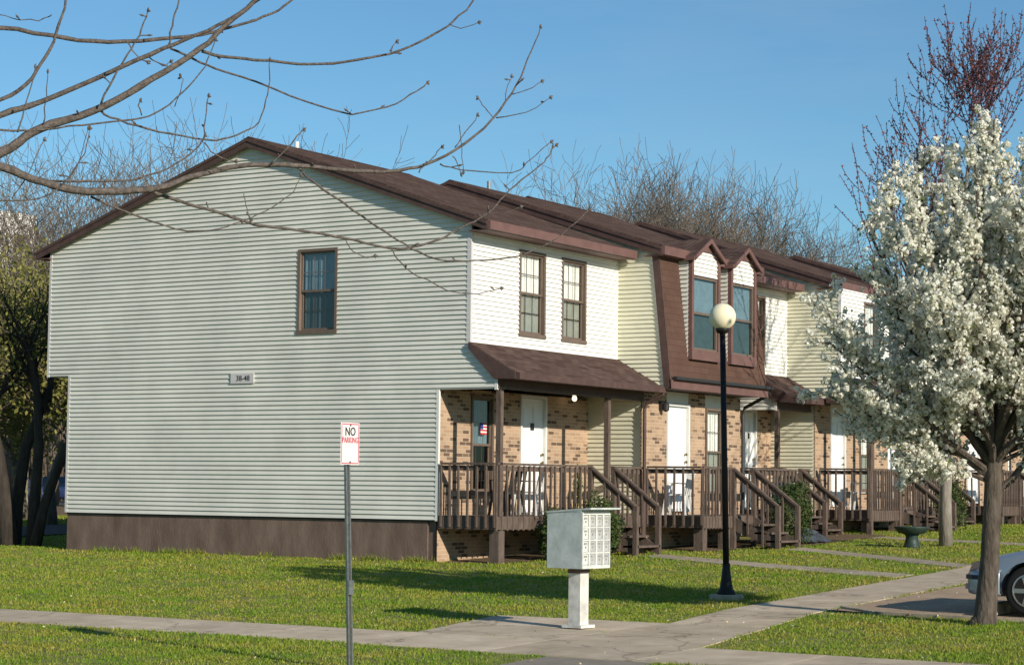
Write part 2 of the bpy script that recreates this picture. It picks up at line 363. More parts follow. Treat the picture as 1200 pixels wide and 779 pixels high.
# far road behind the houses
mb = MB()
for i in range(40):
    x0, x1 = -40+i*3.5, -40+(i+1)*3.5
    mb.quad(*[(x, y, H(x, y)+.03) for x, y in [(x0, 14.8), (x1, 14.8), (x1, 19.3), (x0, 19.3)]][::1])
tag(mb.build('back_road', M['asphalt']), kind='structure'); pave([(-40, 14.8), (100, 14.8), (100, 19.3), (-40, 19.3)])
bx, by = math.cos(R_(45.5)), math.sin(R_(45.5))   # direction from the camera towards the far lot
def far(D, w_): return (CAM.x+bx*D-by*w_, CAM.y+by*D+bx*w_)
def far_strip(name, rows, m):
    mb = MB()
    for i in range(24):
        w0, w1 = -70+i*6, -64+i*6
        for (Da, ha), (Db, hb) in zip(rows, rows[1:]):
            p = [far(Da, w1), far(Da, w0), far(Db, w0), far(Db, w1)]; hh = (ha, ha, hb, hb)
            mb.quad(*[(q[0], q[1], H(*q)+h) for q, h in zip(p, hh)][::-1])
    tag(mb.build(name, m), kind='structure')
far_strip('leaf_covered_bank', [(80, 0), (84, .25), (90, .45), (100, .3), (104, .03)], M['soil'])
far_strip('far_car_park', [(126, .04), (150, .05), (185, .05)], M['asphalt'])
# garden bed of litter along the house fronts
mb = MB()
def bed(poly, z=.012): mb.quad(*[(x, y, H(x, y)+z) for x, y in poly]); pave(poly)
bed([(8.2, -.7), (13.9, -.7), (13.9, -2.6), (8.4, -2.9)]); bed([(0, .6), (5.5, .6), (5.5, -.7), (0, -.7)])
bed([(5.6, -.6), (8.2, -.6), (8.2, -2.2), (5.6, -2.2)])
tag(mb.build('garden_bed', M['soil']), kind='structure')

# ---------------------------------------------------------------- house building blocks
PITCH_S = .0898
def siding(mb, axis, plane, z0, z1, left, right, holes=(), breaks=(), d=.030, sgn=-1):
    """lap siding on plane x=plane ('x') or y=plane ('y'), facing the -axis; left/right give the ends at height z"""
    def P(t, z, off):
        return (plane+sgn*off, t, z) if axis == 'x' else (t, plane+sgn*off, z)
    zs = z0
    while zs < z1-1e-6:
        ze = min(zs+PITCH_S, z1)
        cut = sorted({zs, ze, *[b for b in breaks if zs < b < ze], *[h[2] for h in holes if zs < h[2] < ze], *[h[3] for h in holes if zs < h[3] < ze]})
        for s0, s1 in zip(cut, cut[1:]):
            if s1-s0 < 1e-4: continue
            e = 1e-5; zm = (s0+s1)/2
            l0, r0, l1, r1 = left(s0+e), right(s0+e), left(s1-e), right(s1-e)
            if r0-l0 <= 0: continue
            if r1 < l1: l1 = r1 = (l1+r1)/2
            o0, o1 = d*(1-(s0-zs)/PITCH_S), d*(1-(s1-zs)/PITCH_S)
            hs = sorted([h for h in holes if h[2] < zm < h[3]])
            segs = []; a0, a1 = l0, l1
            for h in hs: segs.append((a0, a1, h[0], h[0])); a0 = a1 = h[1]
            segs.append((a0, a1, r0, r1))
            for (a0, a1, b0, b1) in segs:
                if b0 <= a0: continue
                mb.quad(P(a0, s0, o0), P(b0, s0, o0), P(b1, s1, o1), P(a1, s1, o1))
                if s0 == zs: mb.quad(P(a0, s0, -.005), P(b0, s0, -.005), P(b0, s0, o0), P(a0, s0, o0))
        zs = ze
def wallpanel(mb, axis, plane, t0, t1, z0, z1, holes=(), th=.1):
    ts = sorted({t0, t1, *[h[0] for h in holes], *[h[1] for h in holes]}); zs = sorted({z0, z1, *[h[2] for h in holes], *[h[3] for h in holes]})
    for a, b in zip(ts, ts[1:]):
        for c, d in zip(zs, zs[1:]):
            tm, zm = (a+b)/2, (c+d)/2
            if any(h[0] < tm < h[1] and h[2] < zm < h[3] for h in holes): continue
            if axis == 'y': mb.quad((a, plane, c), (b, plane, c), (b, plane, d), (a, plane, d))
            else: mb.quad((plane, b, c), (plane, a, c), (plane, a, d), (plane, b, d))
    for h in holes:   # reveals
        a, b, c, d = h
        for (p, q_, r, s) in ((a, c, b, c), (a, d, b, d), (a, c, a, d), (b, c, b, d)):
            if axis == 'y': mb.quad((p, plane, q_), (r, plane, s), (r, plane+th, s), (p, plane+th, q_))
            else: mb.quad((plane, p, q_), (plane, r, s), (plane+th, r, s), (plane+th, p, q_))
def frame_pts(axis, plane):
    # maps (t, off_out, z) to world; off_out positive = outward (-axis)
    return (lambda t, o, z: (plane-o, t, z)) if axis == 'x' else (lambda t, o, z: (t, plane-o, z))
def abox(mb, axis, plane, t0, t1, o0, o1, z0, z1):
    if axis == 'x': mb.box(plane-o1, plane-o0, t0, t1, z0, z1)
    else: mb.box(t0, t1, plane-o1, plane-o0, z0, z1)
def window(parent, axis, plane, t0, t1, z0, z1, curtain='curtain', fm='winframe', flag=False, lowcurt=True):
    c = .055; W = MB()
    abox(W, axis, plane, t0, t0+c, -.09, .035, z0, z1); abox(W, axis, plane, t1-c, t1, -.09, .035, z0, z1)
    abox(W, axis, plane, t0+c, t1-c, -.09, .035, z1-c, z1); abox(W, axis, plane, t0-.01, t1+.01, -.09, .045, z0-.02, z0+c)
    fr = W.build('window', M[fm], parent)
    zm = (z0+z1)/2; i0, i1 = t0+c, t1-c
    S = MB()
    for (a, b, off) in ((zm-.02, z1-c, -.012), (z0+c, zm+.02, -.042)):
        s = .035
        abox(S, axis, plane, i0, i0+s, off-.025, off, a, b); abox(S, axis, plane, i1-s, i1, off-.025, off, a, b)
        abox(S, axis, plane, i0+s, i1-s, off-.025, off, a, a+s+.01); abox(S, axis, plane, i0+s, i1-s, off-.025, off, b-s, b)
    S.build('sash', M[fm], fr)
    for (a, b, off, gm) in ((zm, z1-c-.03, -.03, 'glass'), (z0+c+.03, zm, -.058, 'glassdark')):
        P = MB(); fp = frame_pts(axis, plane)
        P.quad(fp(i0+.03, off, a), fp(i1-.03, off, a), fp(i1-.03, off, b), fp(i0+.03, off, b)); P.build('pane', M[gm], fr)
        K = MB()
        for k in (1, 2):
            t = i0+.03+(i1-i0-.06)*k/3; abox(K, axis, plane, t-.009, t+.009, off-.012, off-.004, a, b)
        zc = (a+b)/2; abox(K, axis, plane, i0+.03, i1-.03, off-.014, off-.005, zc-.009, zc+.009)
        K.build('muntin', M[fm], fr)
    if curtain:
        Cn = MB(); n = 36; fp = frame_pts(axis, plane); zb = z0+c if lowcurt else zm
        row = [fp(i0+(i1-i0)*i/n, -.10+.012*math.sin(i*1.7)+.008*math.sin(i*.9+t0), zz) for zz in (zb, z1-c) for i in range(n+1)]
        Cn.add(row, [(i, i+1, n+2+i, n+1+i) for i in range(n)])
        Cn.build('curtain', M[curtain], fr, smooth=True)
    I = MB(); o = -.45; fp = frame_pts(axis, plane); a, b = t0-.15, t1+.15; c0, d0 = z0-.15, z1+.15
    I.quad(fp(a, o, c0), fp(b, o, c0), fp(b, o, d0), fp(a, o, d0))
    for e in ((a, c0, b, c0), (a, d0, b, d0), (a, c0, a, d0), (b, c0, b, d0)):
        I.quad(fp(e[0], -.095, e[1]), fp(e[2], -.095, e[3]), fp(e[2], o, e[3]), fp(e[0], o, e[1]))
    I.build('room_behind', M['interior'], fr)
    if flag:
        fl = MB(); fp = frame_pts(axis, plane); x0, x1 = t0+.38, t0+.60; za, zb = zm+.20, zm+.42; o = -.02
        for k in range(7):
            a, b = za+(zb-za)*k/7, za+(zb-za)*(k+1)/7
            (fl if k % 2 == 0 else (flw := locals().get('flw') or MB())).quad(fp(x0, o, a), fp(x1, o, a), fp(x1, o, b), fp(x0, o, b))
        fl.build('flag_red_stripes', M['red'], fr); flw.build('flag_white_stripes', M['trim_white'], fr)
        cb = MB(); cb.quad(fp(x0, o+.003, (za+zb)/2-.01), fp(x0+.09, o+.003, (za+zb)/2-.01), fp(x0+.09, o+.003, zb), fp(x0, o+.003, zb)); cb.build('flag_blue_field', M['flagblue'], fr)
    return fr
M['red'] = mat('red_print', (.55, .03, .04), .6); M['flagblue'] = mat('blue_print', (.03, .05, .25), .6)
M['brass'] = mat('aged_brass', (.25, .18, .07), .35, metal=.8)
def door(parent, plane, t0, t1, z0, z1, right_knob=True, number=False):
    fr = MB(); c = .06
    fr.box(t0-c, t0, plane-.03, plane+.1, z0, z1+c); fr.box(t1, t1+c, plane-.03, plane+.1, z0, z1+c); fr.box(t0, t1, plane-.03, plane+.1, z1, z1+c)
    fr.box(t0-c, t1+c, plane-.05, plane+.1, z0-.05, z0)
    fo = fr.build('door_frame', M['trim_white'], parent)
    d = MB(); y = plane+.04
    d.box(t0+.004, t1-.004, y, y+.045, z0+.004, z1-.004)
    W = t1-t0
    for (a, b) in ((.10, .46), (.54, .90)):
        for (e, f) in ((.06, .32), (.36, .62), (.68, .93)):
            x0, x1, za, zb = t0+W*a, t0+W*b, z0+(z1-z0)*e, z0+(z1-z0)*f
            d.box(x0, x1, y-.008, y-.0005, za, zb); d.box(x0+.03, x1-.03, y-.016, y-.008, za+.03, zb-.03)
    do = d.build('door', M['door'], parent)
    h = MB(); kx = t1-.09 if right_knob else t0+.09
    h.lathe([(.012, 0), (.012, .03), (.03, .045), (.03, .07), (.0, .075)], n=12)
    hv = [(kx+p[0], y-p[2], z0+.98+p[1]) for p in h.v]; h.v = hv
    h2 = [(p[0], p[1]+0, p[2]+.16) for p in hv]; h.add(h2, h.f[:])
    h.build('handle', M['brass'], do)
    if number:
        k = MB(); k.box(t0+W*.42, t0+W*.58, y-.022, y-.017, z0+1.62, z0+1.76); k.build('knocker', M['darkmetal'], do)
    return do
def railing(parent, a, b, ztop, zbot, sp=.2, name='railing', label=None):
    """level or sloping railing from a to b (x,y,zt): top rail and separate balusters hanging outside"""
    a, b = Vector(a), Vector(b); r = MB()
    r.bar(a-Vector((0,0,.02)), b-Vector((0,0,.02)), .10, .04)
    hd = Vector((b.x-a.x, b.y-a.y, 0)); L = hd.length; hd.normalize(); side = Vector((hd.y, -hd.x, 0))
    r.bar(a-Vector((0,0,.10))-side*.02, b-Vector((0,0,.10))-side*.02, .04, .09)
    ro = r.build(name, M['wood'], parent)
    n = max(1, int(round(L/sp))); proto = None
    for i in range(n+1):
        if name == 'stair_railing' and i in (0,): continue
        t = i/n; p = a.lerp(b, t); h = ztop+(p.z-a.z)-.045
        zb_ = zbot+(p.z-a.z)*(1 if name == 'stair_railing' else 0)
        pos = Vector((p.x, p.y, zb_))+side*.022+Vector((hd.x*random.uniform(-.006, .006), hd.y*random.uniform(-.006, .006), 0))
        if proto is None:
            bb = MB(); bb.box(-.018, .018, -.018, .018, 0, h-zb_)
            me_o = bb.build('baluster', M['wood']); me_o.parent = ro; me_o.location = pos-Vector(ORG.get(parent.name, (0,0,0))); proto = me_o
        else: 
            c = copy_under(proto, ro, pos)
            c.rotation_euler = (random.uniform(-.012, .012), random.uniform(-.012, .012), 0)
    return ro
def stairs(parent, x0, x1, vtop, ztop, vbot, zg, rail_top=1.83):
    n = 4; so = MB()
    st = MB()
    for x in (x0+.02, x1-.02):
        st.extr([(x-.02, vtop, ztop-.02), (x-.02, vtop, ztop-.3), (x-.02, vbot+.05, zg), (x-.02, vbot, zg), (x-.02, vbot, zg+.18)], (.04, 0, 0))
    s = st.build('stairs', M['wood'], parent)
    for i in range(1, n):
        v = vtop+(vbot-vtop)*i/n*1.0; z = ztop+(zg-ztop)*i/n
        t = MB(); t.box(x0, x1, v-.30, v+.02, z-.04, z); t.box(x0+.04, x1-.04, v-.02, v-.005, z-.16, z-.04); t.build('tread', M['wood'], s)
    for x in (x0, x1):
        a = (x, vtop, rail_top); b = (x, vbot, rail_top-.76)
        railing(parent, a, b, rail_top, ztop-.12, sp=.34, name='stair_railing')
        p = MB(); p.box(x-.045, x+.045, vbot-.05, vbot+.04, zg-.1, rail_top-.78); p.build('newel_post', M['wood'], parent)
        p = MB(); p.box(x-.045, x+.045, vtop-.05, vtop+.04, zg-.1, rail_top-.04); p.build('newel_post', M['wood'], parent)
def deck(parent, x0, x1, v0, v1, z, zg, piers=()):
    """floor from v0 (wall) to v1 (front, smaller)"""
    d = MB(); n = int((x1-x0)/.14)
    for i in range(n):
        a = x0+(x1-x0)*i/n; d.box(a+.004, a+(x1-x0)/n-.004, v1, v0, z-.035, z)
    o = d.build('porch_deck', M['wood'], parent)
    f = MB(); f.box(x0, x1, v1-.03, v1-.002, z-.24, z-.005); f.box(x0-.03, x0-.002, v1-.03, v0, z-.24, z-.005); f.box(x1+.002, x1+.03, v1-.03, v0, z-.24, z-.005)
    f.build('rim_board', M['wood'], o)
    for (px_, py_) in piers:
        p = MB(); p.box(px_-.1, px_+.1, py_-.1, py_+.1, zg-.3, z-.26); p.build('pier', M['wood'], parent)
    return o
def post(parent, x, y, z0, z1, s=.05, name='porch_post'):
    p = MB(); p.box(x-s, x+s, y-s, y+s, z0, z1); return p.build(name, M['wood'], parent)
def downspout(parent, pts, m='brown'):
    d = MB(); d.tube(pts, .04, 6); return d.build('downspout', M[m], parent)

RS = .3
def main_roof(parent, x0, x1, ve, ze, va, za, fdepth=.20, left_rake=True, back=None):
    """gable roof, ridge along x at v=va z=za (top surface), front eave at ve/ze"""
    vb = 2*va-ve; th = .07
    r = MB()
    for (v_, s) in ((ve, 1), (vb, -1)):
        pts = [(x0, v_, ze), (x1, v_, ze), (x1, va, za), (x0, va, za)]
        low = [(p[0], p[1], p[2]-th) for p in pts]
        r.add(pts+low, [(0,1,2,3) if s == 1 else (3,2,1,0), (7,6,5,4) if s == 1 else (4,5,6,7), (0,4,5,1), (1,5,6,2), (3,2,6,7), (0,3,7,4)])
    r.add([(x0, va-.14, za-.045), (x0, va, za+.012), (x0, va+.14, za-.045), (x1, va-.14, za-.045), (x1, va, za+.012), (x1, va+.14, za-.045)], [(0,1,4,3), (1,2,5,4)])
    ro = r.build('roof', M['shingle'], parent)
    f = MB(); sl = (za-ze)/(va-ve)
    for v_ in (ve, vb):
        f.extr([(x0+.001, v_, ze-th+.03), (x0+.001, va, za-th+.03), (x0+.001, va, za-fdepth), (x0+.001, v_, ze-fdepth)], (-.03, 0, 0))
        # lower stepped moulding
        f.extr([(x0-.03, v_, ze-th+.03), (x0-.03, va, za-th+.03), (x0-.03, va, za-th-.02), (x0-.03, v_, ze-th-.02)], (-.02, 0, 0))
    f.build('rake_board', M['brown'], ro)
    g_ = MB(); g_.box(x0-.03, x1, ve-.075, ve-.002, ze-fdepth+.02, ze-.02); g_.box(x0-.03, x1, vb+.002, vb+.075, ze-fdepth+.02, ze-.02)
    g_.build('gutter', M['maroon'], ro)
    s = MB(); zs_ = ze-fdepth+.01
    s.box(x0+.002, x1, ve, ve+.43, zs_, zs_+.02)
    s.box(x0+.002, x1, vb-.34, vb, zs_, zs_+.02)
    s.build('soffit', M['maroon'], ro)
    return ro

HG = 'townhouses of the brown-roofed row'
def unit_A(u0, u1, vf, vr, vp, pu0, zo, label, first=False, windows=(), door_t=None, lower_win=None, stair=None, posts=(), side='sage', curtain='curtain', va=5.2, light=True):
    t = thing('townhouse', (u0, vf, H(u0, 0)), label, 'townhouse', HG)
    VB, VBL = 2*va+.13, 2*va-.48
    zt = 6.05+zo; zb = 4.03+zo; zp = 3.17+zo; zs = .775+zo; zrk = 6.24+zo; sl = .349
    # main roof
    x1r = u1-.12
    main_roof(t, u0-.12 if first else u0-.02, x1r, vf-.45, 6.25+zo, va, 8.22+zo)
    # gable/side wall
    if first:
        def right_(z): return VB if z < zrk else max(va, VB-(z-zrk)/sl)   # far end
        def R2(z):
            if z < 3.60: return VBL
            return VB if z < zrk else VB-(z-zrk)/sl
        def L2(z):
            if z < zp: return vr
            if z < 3.62: return vp
            if z < zb: return vp+(z-3.62)/(zb-3.62)*(vf-vp)
            return vf if z < zrk else vf+(z-zrk)/sl
        gw = (3.02, 3.97, 4.30, 5.93)
        s = MB(); siding(s, 'x', u0, zs, 8.05, L2, R2, holes=[(gw[0]+.01, gw[1]-.01, gw[2]+.01, gw[3]-.01)], breaks=(zp, 3.60, 3.62, zb, zrk))
        s.build('gable_siding', M['sage'], t)
        bk = MB()   # structural sheet just behind the siding
        gwi = gw
        wallpanel(bk, 'x', u0+.02, vf, VB, 3.62, 6.2, holes=[gwi], th=.02); wallpanel(bk, 'x', u0+.02, vr, VBL, zs, 3.60)
        bk.quad((u0+.02, vf, 6.2), (u0+.02, VB, 6.2), (u0+.02, va, 8.0)); bk.build('sheathing', M['interior'], t)
        window(t, 'x', u0, *gw, curtain='bluecurtain')
        c = MB()
        c.box(u0-.025, u0+.05, VB-.03, VB+.03, 3.58, 6.22); c.box(u0-.025, u0+.05, VBL-.03, VBL+.03, zs, 3.60)
        c.box(u0-.025, u0+.05, vf-.035, vf+.055, zb-.02, 6.25); 
        c.build('corner_trim', M['trim_grey'], t)
        c = MB(); c.box(u0-.022, u0+.03, vp-.03, vp+.03, zp-.02, 3.64); c.box(u0-.022, u0+.03, vr-.03, vr+.03, zs-.02, zp)
        c.build('corner_trim', M['trim_white'], t)
        c = MB(); c.extr([(u0-.022, VB, zrk-.01), (u0-.022, va, zrk-.01+sl*(VB-va)), (u0-.022, va, zrk-.05+sl*(VB-va)), (u0-.022, VB, zrk-.05)], (.02, 0, 0))
        c.extr([(u0-.022, vf, zrk-.01), (u0-.022, va, zrk-.01+sl*(va-vf)), (u0-.022, va, zrk-.05+sl*(va-vf)), (u0-.022, vf, zrk-.05)], (.02, 0, 0))
        c.build('rake_trim', M['trim_grey'], t)
        k = MB(); k.box(u0+.03, u0+.25, vr+.22, VBL, -.4, zs); k.box(u0+.06, u0+.3, vr+.05, vr+.22, -.4, zs); k.build('foundation_skirt', M['skirt'], t)
        k = MB(); k.box(u0+.01, u0+.3, vr+.03, VBL, zs-.03, zs-.003); k.build('sill_painted_shadow', M['darkmetal'], t)  # near-black strip painting the shade line under the siding's bottom edge
        bw = MB(); bw.box(u0+.3, u1, VBL-.05, VBL-.01, -.3, zs); bw.box(u0+.02, u1, VB-.05, VB, 3.6, 6.2); bw.box(u0+.02, u1, VBL-.05, VBL, zs, 3.6); bw.box(u0+.02, u1, VBL, VB, 3.58, 3.62)
        bw.build('back_wall', M['sage'], t)
    else:
        bw = MB(); bw.box(u0+.02, u1, VB-.05, VB, -.3, 6.2); bw.build('back_wall', M['sage'], t)
    # upper front wall
    wl = [(a+.01, b-.01, c+.01, d-.01) for a, b, c, d in windows]
    s = MB(); siding(s, 'y', vf, zb, zt+.03, lambda z: u0+.05, lambda z: u1-.02, holes=wl); s.build('front_siding', M['white_vinyl'], t)
    bk = MB(); wallpanel(bk, 'y', vf+.02, u0+.03, u1, zb, zt+.05, holes=list(windows), th=.02); bk.build('sheathing', M['interior'], t)
    for wn in windows: window(t, 'y', vf, *wn, curtain=curtain)
    c = MB(); c.box(u0-.02, u0+.055, vf-.028, vf+.01, zb-.02, zt+.03); c.box(u1-.06, u1-.005, vf-.025, vf+.01, zb, zt+.03)
    c.box(u0+.055, u1-.06, vf-.03, vf, zb-.02, zb+.03); c.box(u0+.055, u1-.06, vf-.02, vf, zt-.03, zt+.02); c.build('corner_trim', M['white_vinyl'], t)
    # ground floor brick wall
    hs = []
    fz = .90+zo
    if door_t: hs.append((door_t[0]-.05, door_t[1]+.05, fz-.0, 3.2+zo))
    if lower_win: hs.append(lower_win)
    bk = MB(); wallpanel(bk, 'y', vr, u0+.02, u1, -.4, zp+.05, holes=hs); bk.build('brick_wall', M['brick'], t)
    if door_t: door(t, vr, door_t[0], door_t[1], fz, 3.14+zo, number=True)
    if lower_win: window(t, 'y', vr, *lower_win, curtain='bluecurtain', flag=first, lowcurt=False)
    # porch: deck, beam, ceiling, roof
    dz = .86+zo; zg = H(u0, 0)
    deck(t, pu0+.03, u1-.03, vr-.02, vp, dz, zg, piers=[(pu0+.15, vp+.05), (posts[1] if len(posts) > 1 else u1-.3, vp+.05)])
    bmm = MB(); bmm.box(pu0+.05, u1-.02, vp-.05, vp+.05, zp, zp+.26); bmm.box(pu0, pu0+.05, vp-.05, vr, zp+.001, zp+.2); bmm.build('porch_beam', M['brown'], t)
    b2 = MB(); b2.box(pu0+.055, u1-.02, vp-.062, vp-.052, zp-.005, zp+.045); b2.build('beam_trim', M['wood'], t)
    cl = MB(); cl.box(pu0+.05, u1-.02, vp+.05, vr-.002, zp+.12, zp+.15); cl.build('porch_ceiling', M['maroon'], t)
    ve, zev, ztp = vf-1.05, 3.46+zo, zb
    pr = MB(); a, b = pu0-.06, u1+.0
    pts = [(a, ve, zev), (b, ve, zev), (b, vf-.03, ztp), (a, vf-.03, ztp)]
    pr.add(pts+[(p[0], p[1], p[2]-.05) for p in pts], [(0,1,2,3), (7,6,5,4), (0,4,5,1), (1,5,6,2), (2,6,7,3), (3,7,4,0)])
    po = pr.build('porch_roof', M['shingle'], t)
    e = MB(); e.box(a-.01, b+.02, ve-.09, ve-.003, zev-.13, zev-.01); e.build('gutter', M['brown'], po)
    e = MB(); e.extr([(a-.003, vf-.03, ztp-.01), (a-.003, ve, zev-.01), (a-.003, ve, zev-.12), (a-.003, vp, zev-.12+.0), (a-.003, vf-.03, ztp-.12)], (-.025, 0, 0)); e.build('rake_board', M['brown'], po)
    e = MB(); e.quad((a, ve, zev-.12), (b, ve, zev-.12), (b, vp, zev-.12), (a, vp, zev-.12)); e.build('soffit', M['brown'], po)
    if not first:   # sided cheek at the near end of this porch
        s = MB(); siding(s, 'x', pu0, zp, ztp, lambda z: vp if z < 3.62+zo else vp+(z-3.62-zo)/(ztp-3.62-zo)*(vf-vp), lambda z: vr, breaks=(3.62+zo,))
        s.build('porch_cheek_siding', M['sage'], t)
        c = MB(); c.box(pu0-.022, pu0+.03, vp-.03, vp+.03, zp-.02, 3.64+zo); c.build('corner_trim', M['trim_white'], t)
    for x in posts: post(t, x, vp, dz, zp)
    # light
    if light:
        lx = door_t[1]+.75 if first else door_t[1]+.4
        k = MB(); k.lathe([(.05, .10), (.05, .07), (.03, .06), (.045, .03), (.055, 0), (.04, -.04), (0.01, -.055)], (lx, vr-.25, zp+.02), 14); 
        k.build('porch_lamp', M['litlamp'] if first else M['globe'], t, smooth=True)
    # railing
    rt = 1.83+zo
    railing(t, (pu0+.0, vr-.1, rt), (pu0, vp, rt), rt, .66+zo)
    if stair:
        railing(t, (pu0, vp-.0, rt), (stair[0], vp, rt), rt, .60+zo, sp=.19)
        if u1-stair[1] > .5: railing(t, (stair[1], vp, rt), (u1-.05, vp, rt), rt, .60+zo)
        stairs(t, stair[0], stair[1], vp-.03, dz, vp-1.03, H(stair[0], -1.6)+.02, rt)
    return t
M['litlamp'] = mat('lit_lamp_glass', (.8, .76, .65), .4)
M['litlamp'].node_tree.nodes['Principled BSDF'].inputs['Emission Color'].default_value = (1, .86, .62, 1); M['litlamp'].node_tree.nodes['Principled BSDF'].inputs['Emission Strength'].default_value = 1.6
M['globe'] = mat('cream_glass', (.80, .73, .52), .6, .05, 3, spec=.12)

def unit_B(u0, u1, vw, vu, zo, label, mansard=True, door_t=None, lower_win=None, stair=None, windows=(), posts=(), va=4.12, ve=-1.1):
    t = thing('townhouse', (u0, vw, H(u0, 0)), label, 'townhouse', HG)
    zt = 6.12+zo; zp = 3.42+zo; VB = 2*va-ve-.4; sl = (8.02-6.33)/(va-ve)
    main_roof(t, u0-.12, u1+.02, ve, 6.33+zo, va, 8.02+zo, fdepth=.22)
    zrk = 6.33-.22+sl*0+zo
    vt = ve+.14   # top of mansard line
    def edge(z): return vu+(vt-vu)*min(1, max(0, (z-3.45-zo)/(zt-3.45-zo))) if mansard else vu
    # side wall (cream siding): lower part to the brick corner, upper to the mansard
    s = MB()
    def L(z):
        if z < zp: return vw+.03
        if z < zt: return edge(z)
        return max(ve+.0, ve+(z-zrk)/sl)
    def Rr(z): return 2.2 if z < zt else VB-(max(0, z-zrk))/sl
    siding(s, 'x', u0, .80+zo, 7.75+zo, L, Rr, breaks=(zp, zt)); s.build('side_siding', M['cream_vinyl'], t)
    bk = MB(); bk.quad((u0+.02, VB, -.3), (u0+.02, vw, -.3), (u0+.02, vw, zp), (u0+.02, VB, zp)); bk.quad((u0+.02, VB, zp), (u0+.02, vu+.02, zp), (u0+.02, edge(zt)+.02, zt), (u0+.02, VB, zt))
    bk.quad((u0+.02, VB, zt), (u0+.02, edge(zt)+.02, zt), (u0+.02, va, 7.75+zo)); bk.build('sheathing', M['interior'], t)
    bw = MB(); bw.box(u0+.02, u1, VB-.05, VB, -.3, zt+.1); bw.build('back_wall', M['sage'], t)
    fz = .98+zo
    hs = []
    if door_t: hs.append((door_t[0]-.05, door_t[1]+.05, fz-.05, zp-.005))
    if lower_win: hs.append((lower_win[0], lower_win[1], lower_win[2], zp-.005))
    bk = MB(); wallpanel(bk, 'y', vw, u0, u1, -.4, zp, holes=hs); wallpanel(bk, 'x', u0, vw, vw+.03, -.4, zp)
    bk.build('brick_wall', M['brick'], t)
    if door_t:
        door(t, vw, door_t[0], door_t[1], fz, 3.12+zo)
        p = MB(); p.box(door_t[0]-.05, door_t[1]+.05, vw+.01, vw+.05, 3.19+zo, zp); p.build('transom_panel', M['sage'], t)
    if lower_win:
        window(t, 'y', vw, *lower_win[:3], 3.14+zo)
        p = MB(); p.box(lower_win[0], lower_win[1], vw+.01, vw+.05, 3.141+zo, zp); p.build('transom_panel', M['sage'], t)
    if mansard:
        mm = MB(); pts = [(u0-.02, vu, 3.60+zo), (u1, vu, 3.60+zo), (u1, vt, zt), (u0-.02, vt, zt)]
        hol = []
        mm.add(pts+[(p[0], p[1]+.06, p[2]) for p in pts], [(0,1,2,3), (7,6,5,4), (0,4,5,1), (1,5,6,2), (2,6,7,3), (3,7,4,0)])
        mo = mm.build('mansard', M['shinglev'], t)
        e = MB(); e.extr([(u0-.022, vu+.0, 3.44+zo), (u0-.022, vt, zt), (u0-.022, vt+.13, zt), (u0-.022, vu+.13, 3.44+zo)], (-.035, 0, 0))
        e.extr([(u0-.05, vu-.03, 3.42+zo), (u0-.05, vt-.03, zt), (u0-.05, vt+.02, zt), (u0-.05, vu+.02, 3.42+zo)], (.03, 0, 0)); e.build('edge_board', M['brown'], mo)
        e = MB(); e.extr([(u0-.024, vu+.13, 3.44+zo), (u0-.024, vt+.13, zt), (u0-.024, vt+.17, zt), (u0-.024, vu+.17, 3.44+zo)], (.02, 0, 0)); e.build('edge_trim', M['trim_white'], mo)
        e = MB(); e.box(u0-.05, u1, vu-.035, vu+.02, 3.42+zo, 3.60+zo); e.build('mansard_fascia', M['maroon'], mo)
        e = MB(); e.box(u0+.02, u1+.08, vu-.13, vu-.04, 3.60+zo, 3.66+zo); e.build('gutter', M['darkmetal'], mo)
        e = MB(); e.box(u0, u1, vu, vw-.0, 3.43+zo, 3.445+zo); e.build('soffit', M['brown'], mo)
        downspout(t, [(u1+.04, vu-.08, 3.60+zo), (u1+.03, vu-.06, 3.50+zo), (u1+.02, vw-.1, 3.2+zo), (u1+.02, vw-.06, 3.05+zo), (u1+.02, vw-.06, .5)], 'darkmetal')
        for (a, b) in ((u0+.86, u0+2.18), (u0+2.70, u0+3.95)):
            f = vu-.03; c_ = .095; zb0, zb1, zw, ztop = 4.06+zo, 4.27+zo, 5.80+zo, 6.22+zo; mid = (a+b)/2; zpk = 6.60+zo
            d = MB(); d.box(a, a+c_, f, f+.09, zb1, ztop-.0); d.box(b-c_, b, f, f+.09, zb1, ztop); d.box(a, b, f-.01, f+.09, zb0, zb1)
            d.extr([(a, f, ztop), (mid, f, zpk-.02), (b, f, ztop), (b-c_, f, ztop), (b-c_-.02, f, ztop-.02), (b-c_-.18, f, ztop+.12), (a+c_+.18, f, ztop+.12), (a+c_+.02, f, ztop-.02), (a+c_, f, ztop)], (0, .06, 0))
            dm = d.build('dormer', M['maroon'], t)
            s = MB(); siding(s, 'y', f+.05, zw+.02, ztop+.12, lambda z: a+c_ if z < ztop-.02 else a+c_+(z-ztop+.02)*1.2, lambda z: b-c_ if z < ztop-.02 else b-c_-(z-ztop+.02)*1.2, breaks=(ztop-.02,)); s.build('dormer_siding', M['white_vinyl'], dm)
            s = MB(); siding(s, 'x', a+.005, zb0+.05, ztop, lambda z: f+.08, lambda z: max(f+.09, vu+(vt-vu)*(z-3.6-zo)/(zt-3.6-zo)+.05)); s.build('dormer_cheek', M['sage'], dm)
            s = MB(); s.quad((b-.005, f+.05, zb0), (b-.005, f+.5, zb0), (b-.005, f+.5, ztop), (b-.005, f+.05, ztop)); s.build('dormer_cheek', M['sage'], dm)
            wf = window_sub(dm, a+c_+.01, b-c_-.01, zb1, zw, f+.06)
            r = MB(); vbk = 1.2
